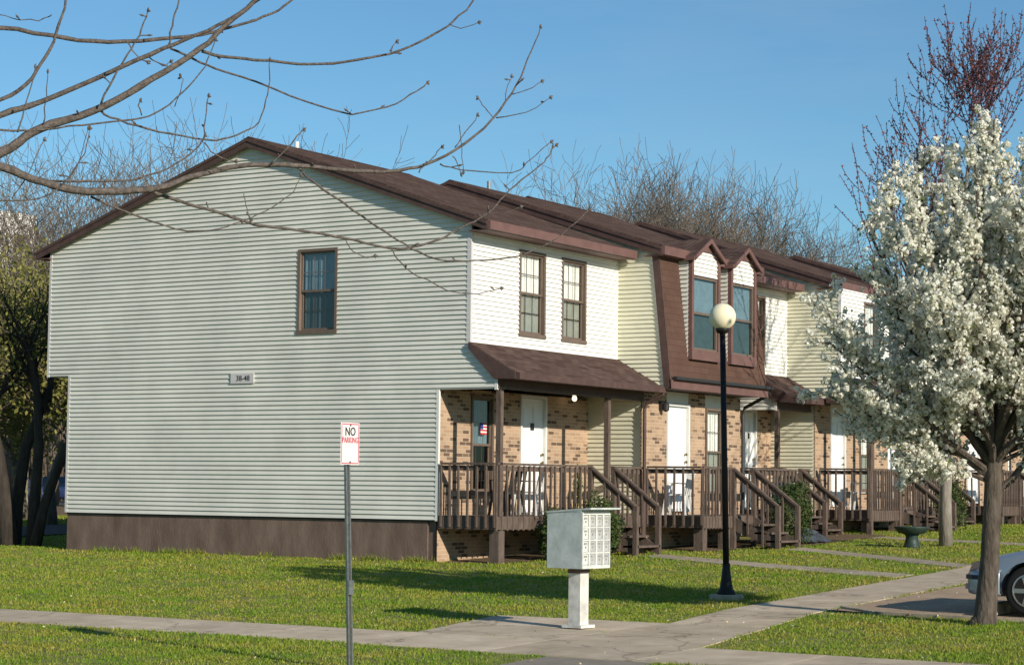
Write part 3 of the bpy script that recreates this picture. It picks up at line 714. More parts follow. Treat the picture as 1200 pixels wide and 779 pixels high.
            for (e0, sx) in ((a-.05, 1), (b+.05, -1)):
                pts = [(e0, f-.09, 6.20+zo), (mid, f-.09, zpk+.02), (mid, vbk, zpk+.02), (e0, vbk, 6.20+zo)]
                r.add(pts+[(p[0], p[1], p[2]-.05) for p in pts], [(0,1,2,3), (7,6,5,4), (0,4,5,1), (1,5,6,2), (2,6,7,3), (3,7,4,0)])
            r.build('dormer_roof', M['shingle'], dm, fix=True)
            r = MB()
            for e0 in (a-.055, b+.055):
                pts = [(e0, f-.095, 6.20+zo), (mid, f-.095, zpk+.015), (mid, f-.095, zpk-.08), (e0, f-.095, 6.11+zo)]
                r.extr(pts, (0, -.03, 0))
            r.box(a-.1, a-.01, f-.1, vt+.5, 6.10+zo, 6.19+zo)
            r.build('dormer_rake', M['maroon'], dm, fix=True)
    else:
        wl = [(a+.01, b-.01, c+.01, d-.01) for a, b, c, d in windows]
        s = MB(); siding(s, 'y', vu, 4.02+zo, zt, lambda z: u0+.03, lambda z: u1-.02, holes=wl); s.build('front_siding', M['white_vinyl'], t)
        bk = MB(); wallpanel(bk, 'y', vu+.02, u0+.03, u1, 3.4+zo, zt, holes=list(windows), th=.02); bk.build('sheathing', M['interior'], t)
        for wn in windows: window(t, 'y', vu, *wn)
        c = MB(); c.box(u0-.025, u0+.06, vu-.028, vu+.06, 3.44+zo, zt); c.build('corner_trim', M['trim_white'], t)
        c = MB(); c.box(u0-.03, u1, vu, vw, 3.43+zo, 3.45+zo); c.build('soffit', M['brown'], t)
        ve2 = vu-.95; a, b = u0-.35, u1+.0; zev, ztp = 3.50+zo, 4.03+zo
        pr = MB(); pr.add([(a, ve2, zev), (b, ve2, zev), (b, vu-.02, ztp), (u0+.75, vu-.02, ztp), (a, vu+.2, zev)], [(0,1,2,3), (0,3,4)])
        po = pr.build('porch_roof', M['shingle'], t)
        e = MB(); e.box(a, b, ve2-.08, ve2-.0, zev-.12, zev); e.box(a-.04, a, ve2-.08, vu+.2, zev-.12, zev); e.build('gutter', M['brown'], po)
        e = MB(); e.quad((a, ve2, zev-.12), (b, ve2, zev-.12), (b, vu+.4, zev-.12), (a, vu+.2, zev-.12)); e.build('soffit', M['brown'], po)
    # deck
    dz = .86+zo; vd = vw-1.35; rt = 1.85+zo
    deck(t, u0+.08, u1-.05, vw-.02, vd, dz, H(u0, 0), piers=[(u0+.2, vd+.12), (stair[0]-.1 if stair else u0+2, vd+.12), (u1-.3, vd+.12)])
    railing(t, (u0+.03, vw-.12, rt), (u0+.03, vd, rt), rt, .68+zo)
    if stair:
        railing(t, (u0+.03, vd, rt), (stair[0], vd, rt), rt, .60+zo, sp=.14)
        railing(t, (stair[1], vd, rt), (u1-.02, vd, rt), rt, .60+zo, sp=.19)
        stairs(t, stair[0], stair[1], vd-.03, dz, vd-1.03, H(stair[0], -2.9)+.02, rt)
    for x in posts: post(t, x, vd, -.1, 3.4+zo, .06)
    return t
def window_sub(parent, t0, t1, z0, z1, plane):
    """window inside a dormer: frame, two panes with reflections"""
    W = MB(); c = .045
    W.box(t0, t0+c, plane-.03, plane+.03, z0, z1); W.box(t1-c, t1, plane-.03, plane+.03, z0, z1); W.box(t0+c, t1-c, plane-.03, plane+.03, z1-c, z1); W.box(t0+c, t1-c, plane-.03, plane+.03, z0, z0+c)
    zm = (z0+z1)/2; W.box(t0+c, t1-c, plane-.02, plane+.03, zm-.025, zm+.025)
    W.build('window', M['winframe'], parent)
    P = MB(); P.quad((t0+c, plane+.005, z0+c), (t1-c, plane+.005, z0+c), (t1-c, plane+.005, zm), (t0+c, plane+.005, zm)); P.build('pane', M['glassdark'], parent)
    P = MB(); P.quad((t0+c, plane+.0, zm), (t1-c, plane+.0, zm), (t1-c, plane+.0, z1-c), (t0+c, plane+.0, z1-c)); P.build('pane', M['glass'], parent)
    P = MB(); P.quad((t0, plane+.045, z0), (t1, plane+.045, z0), (t1, plane+.045, z1), (t0, plane+.045, z1)); P.build('room_behind', M['bluecurtain'], parent)

U = [0, 5.55, 10.1, 14.2, 18.8, 23.6, 28.2, 33]
h1 = unit_A(0, U[1], 0, .67, -.6, 0, 0, 'end townhouse showing the broad sage green gable wall with one window', first=True,
            windows=[(1.68, 2.64, 4.27, 5.91), (3.27, 4.22, 4.27, 5.91)], door_t=(2.93, 3.80), lower_win=(1.1, 1.88, 1.25, 3.12), stair=(3.40, 4.32), posts=(.12, 4.1))
downspout(h1, [(5.5, -1.1, 3.38), (5.5, -1.1, 3.3), (5.46, -.75, 3.12), (5.46, -.7, 3.0), (5.46, -.7, .3)])
h2 = unit_B(U[1], U[2], -.6, -1.25, 0, 'townhouse with brown shingled mansard and two gabled dormers over brick', door_t=(6.66, 7.56), lower_win=(8.38, 9.24, 1.25, 3.15), stair=(6.94, 7.9))
h3 = unit_A(U[2], U[3], .15, .55, -.45, 12.3, .08, 'recessed townhouse between the mansard house and the cream side wall', windows=[(11.0, 11.9, 4.35, 5.95), (12.4, 12.95, 4.35, 5.95)],
            door_t=(12.7, 13.3), stair=(12.75, 13.65), posts=(12.38,), va=5.0, light=False)
h4 = unit_B(U[3], U[4], -.6, -1.25, .08, 'townhouse with cream side wall and flat white upper front behind the blossom', mansard=False, door_t=(15.15, 15.95), lower_win=(16.9, 17.8, 1.35, 3.2), stair=(16.2, 17.1), windows=[(15.6, 16.5, 4.4, 6.0), (17.2, 18.1, 4.4, 6.0)], posts=(14.3, 16.1))
h5 = unit_A(U[4], U[5], .15, .55, -.45, U[4]+.02, .14, 'townhouse with a sided cheek glimpsed just right of the pale tree trunk', windows=[(20.2, 21.1, 4.4, 6.0), (21.9, 22.8, 4.4, 6.0)],
            door_t=(21.6, 22.4), lower_win=(19.8, 20.7, 1.4, 3.25), stair=(21.8, 22.7), posts=(18.95, 21.6), va=5.0, light=False)
h6 = unit_B(U[5], U[6], -.6, -1.25, .16, 'far townhouse with dormers hidden behind the white blossoms', door_t=(24.7, 25.6), lower_win=(26.5, 27.3, 1.4, 3.2), stair=(25, 25.9))
h7 = unit_A(U[6], U[7], .15, .55, -.45, U[6]+.02, .18, 'farthest townhouse of the row at the right edge', windows=[(29.6, 30.5, 4.5, 6.1), (31.2, 32.1, 4.5, 6.1)],
            door_t=(31, 31.8), lower_win=(29.2, 30.1, 1.45, 3.3), stair=(31.2, 32.1), posts=(28.4, 31), va=5.0, light=False)

def lettering(txt, size, mloc, rot, m, parent, name='lettering', sx=1.0, ext=.0015):
    cu = bpy.data.curves.new('t', 'FONT'); cu.body = txt; cu.size = size; cu.extrude = ext; cu.align_x = 'CENTER'; cu.align_y = 'CENTER'; cu.resolution_u = 3
    cu.offset = size*.012
    o = bpy.data.objects.new('t', cu); COL.objects.link(o); bpy.context.view_layer.update()
    me = bpy.data.meshes.new_from_object(o.evaluated_get(bpy.context.evaluated_depsgraph_get()))
    bpy.data.objects.remove(o); me.materials.clear(); me.materials.append(m)
    t = bpy.data.objects.new(name, me); COL.objects.link(t); t.parent = parent
    t.location = Vector(mloc)-Vector(ORG.get(parent.name, (0,0,0))); t.rotation_euler = rot; t.scale = (sx, 1, 1)
    return t
# wall number plaque
p = MB(); p.box(-.045, -.02, 5.0, 5.58, 3.36, 3.56)
pl = p.build('number_plaque', M['trim_grey'], loc=(-.02, 5.29, 3.36)); tag(pl, 'small grey number plaque reading 38-48 on the sage gable wall', 'plaque')
lettering('38-48', .15, (-.0465, 5.27, 3.455), (R_(90), 0, R_(-90)), M['darkmetal'], pl)
k = MB(); k.tube([(1.75, 5.45, 8.0), (1.75, 5.45, 8.42)], .045, 10); k.build('vent_pipe', M['trim_white'], h1)
k = MB(); k.tube([(7.6, 4.5, 7.8), (7.6, 4.5, 8.3)], .045, 10); k.build('vent_pipe', M['metal'], h2)
# brick wall lamp of unit 2
k = MB(); k.box(6.25, 6.37, -.68, -.602, 3.02, 3.2); k.lathe([(.03, 0), (.07, .03), (.07, .15), (.03, .19)], (6.31, -.74, 2.98), 10)
k.build('wall_lamp', M['darkmetal'], h2)
# ------------------------------------------------ street furniture
def globe_lamp():
    x, y, z = -5.36, -7.86, H(-5.36, -7.86)
    t = thing('street_lamp', (x, y, z), 'tall black lamp post with a cream glass globe beside the concrete walk', 'street lamp')
    b = MB(); b.lathe([(.24, -.15), (.24, .05), (.22, .07)], (0,0,0), 22); b.v = [(p[0]+x, p[1]+y, p[2]+z) for p in b.v]; b.build('concrete_footing', M['concrete2'], t)
    b = MB(); b.lathe([(.13, .065), (.13, .10), (.095, .15), (.075, .27), (.058, .40), (.052, .5)], (x, y, z), 18); b.build('base', M['black'], t, smooth=True)
    b = MB(); top = Vector((x-.045, y+.05, 3.60)); b.tube([(x, y, z+.3), top], [.045, .040], 14); b.build('pole', M['black'], t, smooth=True)
    b = MB(); b.lathe([(.05, -.02), (.09, .0), (.10, .05), (.08, .07)], top, 16); b.build('collar', M['black'], t, smooth=True)
    b = MB(); R0 = .19; b.lathe([(max(.002, R0*math.sin(math.pi*(i+.0)/14)), R0-R0*math.cos(math.pi*i/14)) for i in range(15)], top+Vector((0, 0, .03)), 24); b.build('globe', M['globe'], t, smooth=True)
globe_lamp()
def no_parking():
    x, y = -15.33, -8.70; z = H(x, y)
    t = thing('road_sign', (x, y, z), 'white no parking sign with red lettering on a steel channel post', 'sign')
    top = Vector((x-.045, y+.055, 1.62))
    b = MB(); a = Vector((x, y, z-.2)); ax = Vector((1, 0, 0)); ay = Vector((0, 1, 0))
    prof = [(-.035, -.012), (-.02, -.012), (-.014, .02), (.014, .02), (.02, -.012), (.035, -.012), (.035, -.007), (.024, -.007), (.017, .026), (-.017, .026), (-.024, -.007), (-.035, -.007)]
    vs = [a+ax*p[0]+ay*p[1] for p in prof]+[top+ax*p[0]+ay*p[1] for p in prof]; n = len(prof)
    b.add(vs, [(i, (i+1) % n, (i+1) % n+n, i+n) for i in range(n)]); b.build('post', M['metal'], t)
    b = MB(); m_ = a.lerp(top, .48)
    b.box(m_.x-.04, m_.x+.04, m_.y-.035, m_.y-.014, m_.z-.14, m_.z+.0); b.build('splice', M['metal'], t)
    cz = 1.79; cx, cy = x-.045, y+.025
    b = MB(); b.box(cx-.152, cx+.152, cy-.004, cy, cz-.205, cz+.205); pl = b.build('plate', M['signwhite'], t)
    b = MB(); e = .009; f = .016; X0, X1, Z0, Z1 = cx-.152+e, cx+.152-e, cz-.205+e, cz+.205-e; yy = cy-.0065
    b.box(X0, X1, yy, yy+.002, Z0, Z0+f*.6); b.box(X0, X1, yy, yy+.002, Z1-f*.6, Z1); b.box(X0, X0+f*.6, yy, yy+.002, Z0+f, Z1-f); b.box(X1-f*.6, X1, yy, yy+.002, Z0+f, Z1-f); b.build('border', M['signred'], pl)
    lettering('NO', .115, (cx, cy-.006, cz+.115), (R_(90), 0, 0), M['darkmetal'], pl, sx=.95)
    lettering('PARKING', .078, (cx, cy-.006, cz+.032), (R_(90), 0, 0), M['signred'], pl, sx=.82)
    b = MB()
    for dz in (-.18, .18): b.tube([(cx, cy-.012, cz+dz), (cx, cy+.03, cz+dz)], .008, 8)
    b.build('bolt', M['darkmetal'], pl)
M['signwhite'] = mat('faded_white_sign', (.72, .68, .66), .5, .06, 12); M['signred'] = mat('faded_red_paint', (.55, .10, .13), .6, .15, 20)
no_parking()
M['mailpaint'] = mat('weathered_pale_grey_metal', (.36, .41, .385), .55, 0, 5, .15, 20, col2=(.58, .61, .575), detail=10)
M['mailside'] = mat('pale_metal_trim', (.60, .60, .56), .6, .2, 9)
M['maildoor'] = mat('mailbox_door_metal', (.42, .42, .41), .4, .1, 9)
M['decal'] = mat('faded_door_label', (.30, .29, .27), .6, .35, 40)
M['postwhite'] = mat('chalky_white_post', (.60, .58, .53), .8, .28, 5)
def mailbox():
    x, y = -10.39, -8.39; z = H(x, y); rz = R_(-6)
    t = thing('mailbox_cluster', (x, y, z), 'pale grey cluster mailbox on a square white pedestal in the walk', 'mailbox', rz=rz)
    # local coordinates (origin at base)
    b = MB(); b.box(-.14, .14, -.14, .14, .02, .055); b.box(-.085, .085, -.085, .085, .05, .72); b.build('pedestal', M['postwhite'], t)
    b = MB(); b.box(-.095, .095, -.095, .095, .66, .705); b.build('cap', M['wood'], t)
    b = MB(); X0, X1, Y0, Y1, Z0, Z1 = -.23, .33, -.20, .30, .72, 1.38; b.box(X0, X1, Y0, Y1, Z0, Z1); bd = b.build('cabinet', M['mailpaint'], t)
    b = MB(); b.extr([(X0-.01, Y0-.14, Z1+.035), (X0-.01, Y1+.01, Z1-.012), (X0-.01, Y1+.01, Z1+.006), (X0-.01, Y0-.14, Z1+.055)], (X1-X0+.06, 0, 0)); b.extr([(X0-.004, Y0, Z1), (X0-.004, Y1, Z1), (X0-.004, Y0, Z1+.03)], (X1-X0+.01, 0, 0)); b.build('lid', M['mailpaint'], bd)
    b = MB(); nx_, nz_ = 4, 4
    b.box(X0, X1, Y0-.02, Y0-.001, Z0, Z0+.035); b.box(X0, X1, Y0-.02, Y0-.001, Z1-.03, Z1)
    cw = (X1-X0)/nx_; ch = (Z1-.03-Z0-.035)/nz_
    for i in range(nx_+1): xx = X0+cw*i; b.box(max(X0, xx-.015), min(X1, xx+.015), Y0-.02, Y0-.001, Z0+.035, Z1-.03)
    for j in range(1, nz_):
        zz = Z0+.035+ch*j
        for i in range(nx_): b.box(X0+cw*i+.0151, X0+cw*(i+1)-.0151, Y0-.018, Y0-.001, zz-.009, zz+.009)
    b.build('door_grid', M['mailside'], bd)
    for i in range(nx_):
        for j in range(nz_):
            x0, x1 = X0+cw*i+.022, X0+cw*(i+1)-.022; z0, z1 = Z0+.035+ch*j+.014, Z0+.035+ch*(j+1)-.014
            d = MB(); d.box(x0, x1, Y0-.012, Y0-.002, z0, z1); dd = d.build('mailbox_door', M['maildoor'] if i else M['mailside'], bd)
            d = MB(); xm = (x0+x1)/2; zl = z0+(z1-z0)*.45; d.box(xm-.012, xm+.012, Y0-.017, Y0-.0125, zl-.012, zl+.012); d.box(x0+.015, x1-.015, Y0-.014, Y0-.0125, z1-.04, z1-.015)
            dl = d.build('lock', M['decal'], bd)
mailbox()

# ------------------------------------------------ porch things
M['plastic'] = mat('white_plastic', (.75, .75, .73), .4, .04, 5)
def plastic_chair(loc, rz, label, m='plastic'):
    t = thing('chair', loc, label, 'chair', rz=rz); ORG[t.name] = (0, 0, 0)
    b = MB()
    b.box(-.22, .22, -.22, .22, .40, .43); b.build('seat', M[m], t)
    b = MB()
    for i in range(5): a = -.2+i*.1; b.bar((a, .2, .43), (a*1.05, .30, .85), .055, .015, (0, 1, 0))
    b.bar((-.23, .3, .86), (.23, .3, .86), .03, .06); b.build('backrest', M[m], t)
    for sx in (-1, 1):
        b = MB(); b.bar((sx*.25, .24, .64), (sx*.25, -.2, .66), .045, .02); b.bar((sx*.25, -.2, .66), (sx*.23, -.2, .42), .03, .03); b.build('armrest', M[m], t)
        for sy in (-1, 1):
            b = MB(); b.bar((sx*.2, sy*.19, .40), (sx*.24, sy*.24, 0), .04, .04); b.build('leg', M[m], t)
    return t
plastic_chair((1.2, -.1, .86), R_(160), 'dark garden chair on the end porch beside the corner post', 'darkmetal')
plastic_chair((2.15, .05, .86), R_(200), 'white plastic chair on the end porch left of the white door')
plastic_chair((6.35, -1.0, .86), R_(190), 'white plastic chair on the deck under the mansard front')
plastic_chair((15.6, -1.2, .94), R_(190), 'white plastic chair on the porch left of the pale tree trunk')
# hanging vine in planter at the end porch rail
def leafy(name, loc, mats, rad, n, size, m, label, cat, stems=6, seed=1, parent=None, flat=1.0, droop=0):
    rg = np.random.default_rng(seed)
    t = thing(name, loc, label, cat)
    b = MB()
    for i in range(stems):
        a = rg.uniform(0, 6.28); d = Vector((math.cos(a)*rad[0]*.5, math.sin(a)*rad[1]*.5, rad[2]*1.5))
        b.tube([Vector(loc), Vector(loc)+d*.5+Vector(rg.normal(0, .03, 3)), Vector(loc)+d], [.015, .01, .004], 4)
    b.build('stems', M['bark'], t)
    c = rg.normal(0, 1, (n, 3)); c /= np.linalg.norm(c, axis=1)[:, None]; rr = rg.uniform(.35, 1, (n, 1))**.5
    lump = 1+.18*np.sin(c[:, :1]*5+seed)+.15*np.sin(c[:, 1:2]*7+2*seed)+.1*np.sin(c[:, 2:]*9)
    P = c*rr*lump*np.array(rad)+np.array([0, 0, rad[2]])
    o = leaf_cloud('foliage', P, size, m, t, rg)
    return t
def leaf_cloud(name, P, size, m, parent, rg, aspect=1.6, keep_origin=True):
    n = len(P); a = rg.normal(0, 1, (n, 3)); a /= np.linalg.norm(a, axis=1)[:, None]
    b = rg.normal(0, 1, (n, 3)); b -= a*(a*b).sum(1)[:, None]; b /= np.linalg.norm(b, axis=1)[:, None]
    s = size*rg.uniform(.6, 1.3, (n, 1)); a = a*s*aspect/2; b = b*s/2
    V = np.stack([P-a, P-b*.9, P+a, P+b*.9], 1).reshape(-1, 3)
    return fastmesh(name, V, n, 4, m, parent)
def fastmesh(name, V, nf, k, m, parent=None, smooth=False):
    me = bpy.data.meshes.new(name); me.vertices.add(len(V)); me.vertices.foreach_set('co', V.astype(np.float32).ravel())
    me.loops.add(nf*k); me.loops.foreach_set('vertex_index', np.arange(nf*k, dtype=np.int32))
    me.polygons.add(nf); me.polygons.foreach_set('loop_start', np.arange(0, nf*k, k, dtype=np.int32)); me.polygons.foreach_set('loop_total', np.full(nf, k, dtype=np.int32))
    me.materials.append(m); me.update(calc_edges=True); me.validate()
    o = bpy.data.objects.new(name, me); COL.objects.link(o)
    if parent: o.parent = parent
    return o
M['yew'] = islandmat('yew_foliage', [(.018, .035, .010), (.05, .085, .022), (.10, .13, .03)], .7, .15)
M['vine'] = islandmat('variegated_vine', [(.25, .28, .06), (.55, .55, .25), (.12, .16, .04)], .6, .2)
leafy('bush', (1.55, -1.05, H(1.5, -1)), None, (.50, .40, .46), 4800, .035, M['yew'], 'dark rounded bush behind the mailbox under the end porch', 'bush', seed=3)
leafy('bush', (2.75, -1.2, H(3, -1.2)), None, (.42, .40, .56), 5200, .035, M['yew'], 'green bush right of the mailbox beside the first steps', 'bush', seed=4)
leafy('bush', (8.75, -2.5, H(8.7, -2.4)), None, (.45, .4, .66), 5200, .035, M['yew'], 'tall green bush behind the second flight of porch steps', 'bush', seed=5)
leafy('bush', (17.6, -2.7, H(17.6, -2.4)), None, (.5, .4, .6), 3600, .04, M['yew'], 'green bush beside the steps left of the pale tree trunk', 'bush', seed=6)
leafy('potted_vine', (3.1, -.52, 1.0), None, (.09, .09, .40), 500, .045, M['vine'], 'yellow green vine twined on the end porch railing', 'plant', stems=3, seed=8)
# birdbath-like dark bowl
def bowl():
    x, y = 9.1, -5.0; z = H(x, y)
    t = thing('birdbath', (x, y, z), 'low dark green bowl on a stub foot on the lawn by the pale trunk', 'birdbath')
    b = MB(); b.lathe([(.20, 0), (.16, .05), (.12, .22), (.16, .28)], (x, y, z), 16); b.build('foot', M['bowl'], t, smooth=True)
    b = MB(); b.lathe([(.1, .26), (.28, .30), (.36, .40), (.37, .43), (.33, .43), (.26, .36), (.02, .33)], (x, y, z), 22); b.build('basin', M['bowl'], t, smooth=True)
M['bowl'] = mat('dark_green_metal', (.03, .05, .042), .5, .2, 8)
bowl()
M['blue'] = mat('blue_plastic', (.04, .13, .17), .4, .1, 5)
def barrel():
    x, y, z = 11.7, -.95, H(11.7, -.8)
    t = thing('barrel', (x, y, z), 'upright blue plastic barrel before the cream side wall', 'barrel')
    b = MB(); b.lathe([(.26, 0), (.29, .05), (.30, .5), (.31, .52), (.30, .54), (.30, 1.05), (.28, 1.1)], (x, y, z), 18); b.build('drum', M['blue'], t, smooth=True)
    b = MB(); b.lathe([(.31, 1.10), (.31, 1.16), (.20, 1.24), (.03, 1.26)], (x, y, z), 18); b.build('lid', M['blue'], t, smooth=True)
barrel()
def tarp():
    b = MB(); n = 14; rg = np.random.default_rng(5)
    x0, y0 = 10.0, -2.2
    for j in range(n+1):
        for i in range(n+1):
            u, v = i/n*2-1, j/n*2-1; h = max(0, 1-(u*u+v*v)**.7)
            b.v.append((x0+u*.75+rg.normal(0, .02), y0+v*.5+rg.normal(0, .02), H(x0, y0)+.02+.26*h*(1+.3*math.sin(5*u+3*v))+rg.uniform(0, .03)))
    b.f = [(j*(n+1)+i, j*(n+1)+i+1, (j+1)*(n+1)+i+1, (j+1)*(n+1)+i) for j in range(n) for i in range(n)]
    tag(b.build('tarp', mat('grey_tarp', (.06, .07, .08), .5, .3, 6), smooth=False), 'crumpled dark grey tarp heaped between the second and third steps', 'tarp')
tarp()

# ------------------------------------------------ trees
def ptz(xp, yp, D):
    d = px(xp, yp); h = math.hypot(d.x, d.y); return CAM+d*(D/h)
class Tree:
    def __init__(s, seed, lim=None): s.rg = random.Random(seed); s.b = MB(); s.tips = []; s.lim = lim
    def branch(s, p, d, L, r, lvl, maxl, up=.12, wob=.18, nch=4, spread=.75, shrink=.62, n_seg=4, sides=5, rmin=.004):
        rg = s.rg; pts = [p.copy()]; rad = [r]; d = d.normalized(); cur = p.copy()
        for i in range(n_seg):
            d = (d+Vector((rg.gauss(0, wob), rg.gauss(0, wob), rg.gauss(0, wob*.6)+up))).normalized()
            if s.lim and i and not s.lim(cur+d*L/n_seg): return
            cur = cur+d*L/n_seg; pts.append(cur.copy()); rad.append(max(rmin, r*(1-.62*(i+1)/n_seg)))
        s.b.tube(pts, rad, max(3, sides-lvl), cap=False)
        s.tips.append((lvl, pts))
        if lvl >= maxl: return
        for k in range(nch):
            t = .3+.7*(k+rg.random()*.6)/nch; t = min(t, .99); i = int(t*n_seg); f = t*n_seg-i
            q = pts[i].lerp(pts[min(i+1, n_seg)], f); dd = (pts[min(i+1, n_seg)]-pts[i]).normalized() if i < n_seg else d
            a = rg.random()*6.28; o = dd.orthogonal().normalized(); o = (Matrix.Rotation(a, 3, dd) @ o)
            nd = (dd*(1-spread*.5)+o*spread).normalized()
            s.branch(q, nd, L*shrink*rg.uniform(.75, 1.15), max(rmin, rad[min(i, n_seg)]*.62), lvl+1, maxl, up, wob, nch, spread, shrink, n_seg, sides, rmin)
        s.branch(pts[-1], d, L*shrink*1.05, rad[-1]*.98, lvl+1, maxl, up, wob, nch, spread, shrink, n_seg, sides, rmin)

def bare_tree(seed, Hh, r, loc, label, group=None, mtr='twig', maxl=4, nch=4, spread=.8, trunk_f=.32, name='bare_tree', cat='tree', rmin=.012):
    T = Tree(seed); p = Vector((0, 0, -.2))
    t = thing(name, loc, label, cat, group)
    tr = MB(); rg = random.Random(seed+9)
    pts = [p, Vector((rg.gauss(0, .1), rg.gauss(0, .1), Hh*trunk_f*.5)), Vector((rg.gauss(0, .25), rg.gauss(0, .25), Hh*trunk_f))]
    tr.tube(pts, [r*1.25, r, r*.8], 8); ORG[t.name] = (0, 0, 0); tr.build('trunk', M['bark'], t, smooth=True)
    for k in range(4):
        a = k*1.57+rg.random(); sp = .35+.3*rg.random()
        T.branch(pts[-1]+Vector((0, 0, -.1*k)), Vector((math.cos(a)*sp, math.sin(a)*sp, 1)), Hh*.30, r*.6, 1, maxl, .10, .16, nch, spread, .66, 3, 5, rmin)
    T.b.build('crown', M[mtr], t)
    return t
def proto_tree(seed, **k):
    o = bare_tree(seed, 13, .2, (0, 0, 0), 'x', 'bare trees beyond the row of houses', **k)
    cr = [c for c in o.children if c.name.startswith('crown')][0]; zz = np.empty(len(cr.data.vertices)*3, np.float32); cr.data.vertices.foreach_get('co', zz)
    o['_h'] = float(np.percentile(zz.reshape(-1, 3)[:, 2], 99.6)); return o
dense = [proto_tree(s_, maxl=5, rmin=.009) for s_ in (11, 12, 13)]; sparse = [proto_tree(s_, maxl=5, nch=3, spread=.9, rmin=.009) for s_ in (14, 15, 16)]
def D2(xp, D): d = px(xp, 560); h = math.hypot(d.x, d.y); return CAM.x+d.x*D/h, CAM.y+d.y*D/h
far_specs = [ # px x, distance, top px y, label
 (700, 82, 192, 'bare tree behind the house roofs, leftmost of the tall clump left of the dormers'), (752, 78, 188, 'bare tree with fine upright twigs, tallest above the mansard roof'),
 (805, 84, 205, 'bare tree over the left dormer, second right of the tallest'), (850, 80, 225, 'bare tree behind the roof above the right dormer'),
 (890, 86, 228, 'bare tree behind the lower roof line right of the dormers'), (935, 92, 272, 'small bare tree just left of the white blossoms'),
 (720, 88, 200, 'bare tree farther back between the tall clump and the leftmost one'), (778, 90, 205, 'bare tree farther back above the left dormer'), (828, 92, 222, 'bare tree farther back between the two dormers'), (868, 90, 240, 'low bare tree farther back right of the right dormer'),
 (985, 100, 285, 'bare tree standing behind the reddish twigs at the right'),
 (262, 88, 168, 'bare tree peeking over the gable just left of the peak'), (205, 80, 160, 'bare tree above the left slope of the gable roof'), (150, 84, 166, 'bare tree above the middle of the left roof slope'),
 (95, 78, 176, 'bare tree above the left end of the gable roof'), (40, 82, 185, 'bare tree before the white far building'), (-15, 80, 180, 'bare tree at the left edge of the picture'),
 (318, 105, 166, 'bare twig top showing beyond the gable peak'), (232, 98, 170, 'bare tree farther back between two others above the left roof slope'), (178, 102, 172, 'thin bare tree farther back over the middle of the left roof slope'),
 (122, 95, 178, 'thin bare tree farther back near the left end of the gable roof'), (66, 90, 178, 'thin bare tree right of the white far building'), (12, 94, 185, 'thin bare tree in front of the white far building')]
for i, (xp, D, ytop, lab) in enumerate(far_specs):
    x, y = D2(xp, D); ztop = CAM.z+(571+.011*(xp-600)-ytop)/FPX*D
    src_ = dense if xp > 500 else sparse; k_ = i
    o = copy_tree(src_[k_ % 3])
    o.location = (x, y, H(x, y)); s_ = (ztop-H(x, y))/o['_h']; o.scale = (s_*.95, s_*.95, s_); del o['_h']; o.rotation_euler.z = i*1.3; o['label'] = lab
for o in dense+sparse:
    for c in list(o.children): bpy.data.objects.remove(c)
    bpy.data.objects.remove(o)
M['olive'] = islandmat('new_yellow_green_leaves', [(.13, .14, .035), (.24, .23, .06), (.34, .30, .10)], .7, .3)
M['thicket'] = islandmat('dry_brown_thicket', [(.05, .035, .02), (.12, .085, .05), (.20, .14, .08)], .9)
# multi-trunk leafing tree at the left edge
def leafing_tree():
    x, y = D2(26, 46.6); z = H(x, y)
    t = thing('leafing_tree', (x, y, z), 'dark multi-trunked tree with yellow green leaves left of the gable wall', 'tree')
    T = Tree(31, lambda p: p.y > 11.0 or p.x < -6); tr = MB(); rgx = random.Random(4)
    side = Rt.copy()
    for (off, lean, r, top) in ((-.22, -.45, .17, 3.4), (-.30, .12, .12, 3.8), (.28, .32, .14, 3.6), (.40, .85, .10, 3.2)):
        b0 = Vector((x, y, z-.2))+side*off*.7+Vector((.3*rgx.gauss(0, 1), .3*rgx.gauss(0, 1), 0))
        pts = [b0, b0+side*lean*.25+Vector((0, 0, 1.1)), b0+side*lean*.75+Vector((0, 0, 2.3)), b0+side*lean*1.1+Vector((rgx.gauss(0, .2), rgx.gauss(0, .2), top))]
        tr.tube(pts, [r*1.4, r, r*.85, r*.6], 8)
        for k in range(3):
            a = rgx.random()*6.28; T.branch(pts[-1]+Vector((0, 0, -.25*k)), Vector((math.cos(a)*.5, math.sin(a)*.5, 1))+side*lean*.2, 1.9, r*.55, 1, 3, .1, .2, 4, .8, .68, 3, 5, .008)
    ORG[t.name] = (x, y, z); tr.build('trunk', M['barkdark'], t, smooth=True); cr = T.b.build('limbs', M['barkdark'], t)
    P = []
    for l, pts in T.tips:
        if l >= 2:
            for p in pts[1:]:
                for _ in range(9): P.append((p.x+rgx.gauss(0, .16)-x, p.y+rgx.gauss(0, .16)-y, p.z+rgx.gauss(0, .16)-z))
    P = np.array(P); P = P[~((P[:, 0]+x > -3) & (P[:, 1]+y < 10.9))]
    leaf_cloud('foliage', P, .055, M['olive'], t, np.random.default_rng(2))
leafing_tree()
def thicket(loc, hgt, seed, label):
    t = bare_tree(seed, hgt, .16, loc, label, 'trees behind the lawn at the left', 'twig', 4, 4, 1.0, .22, name='leafing_tree')
    cr = [c for c in t.children if c.name.startswith('crown')][0]
    n = len(cr.data.vertices); co = np.empty(n*3, np.float32); cr.data.vertices.foreach_get('co', co); co = co.reshape(-1, 3)
    rg = np.random.default_rng(seed); idx = rg.integers(0, n, 9000); P = co[idx]+rg.normal(0, .22, (9000, 3))
    leaf_cloud('foliage', P, .10, M['olive'], t, rg)
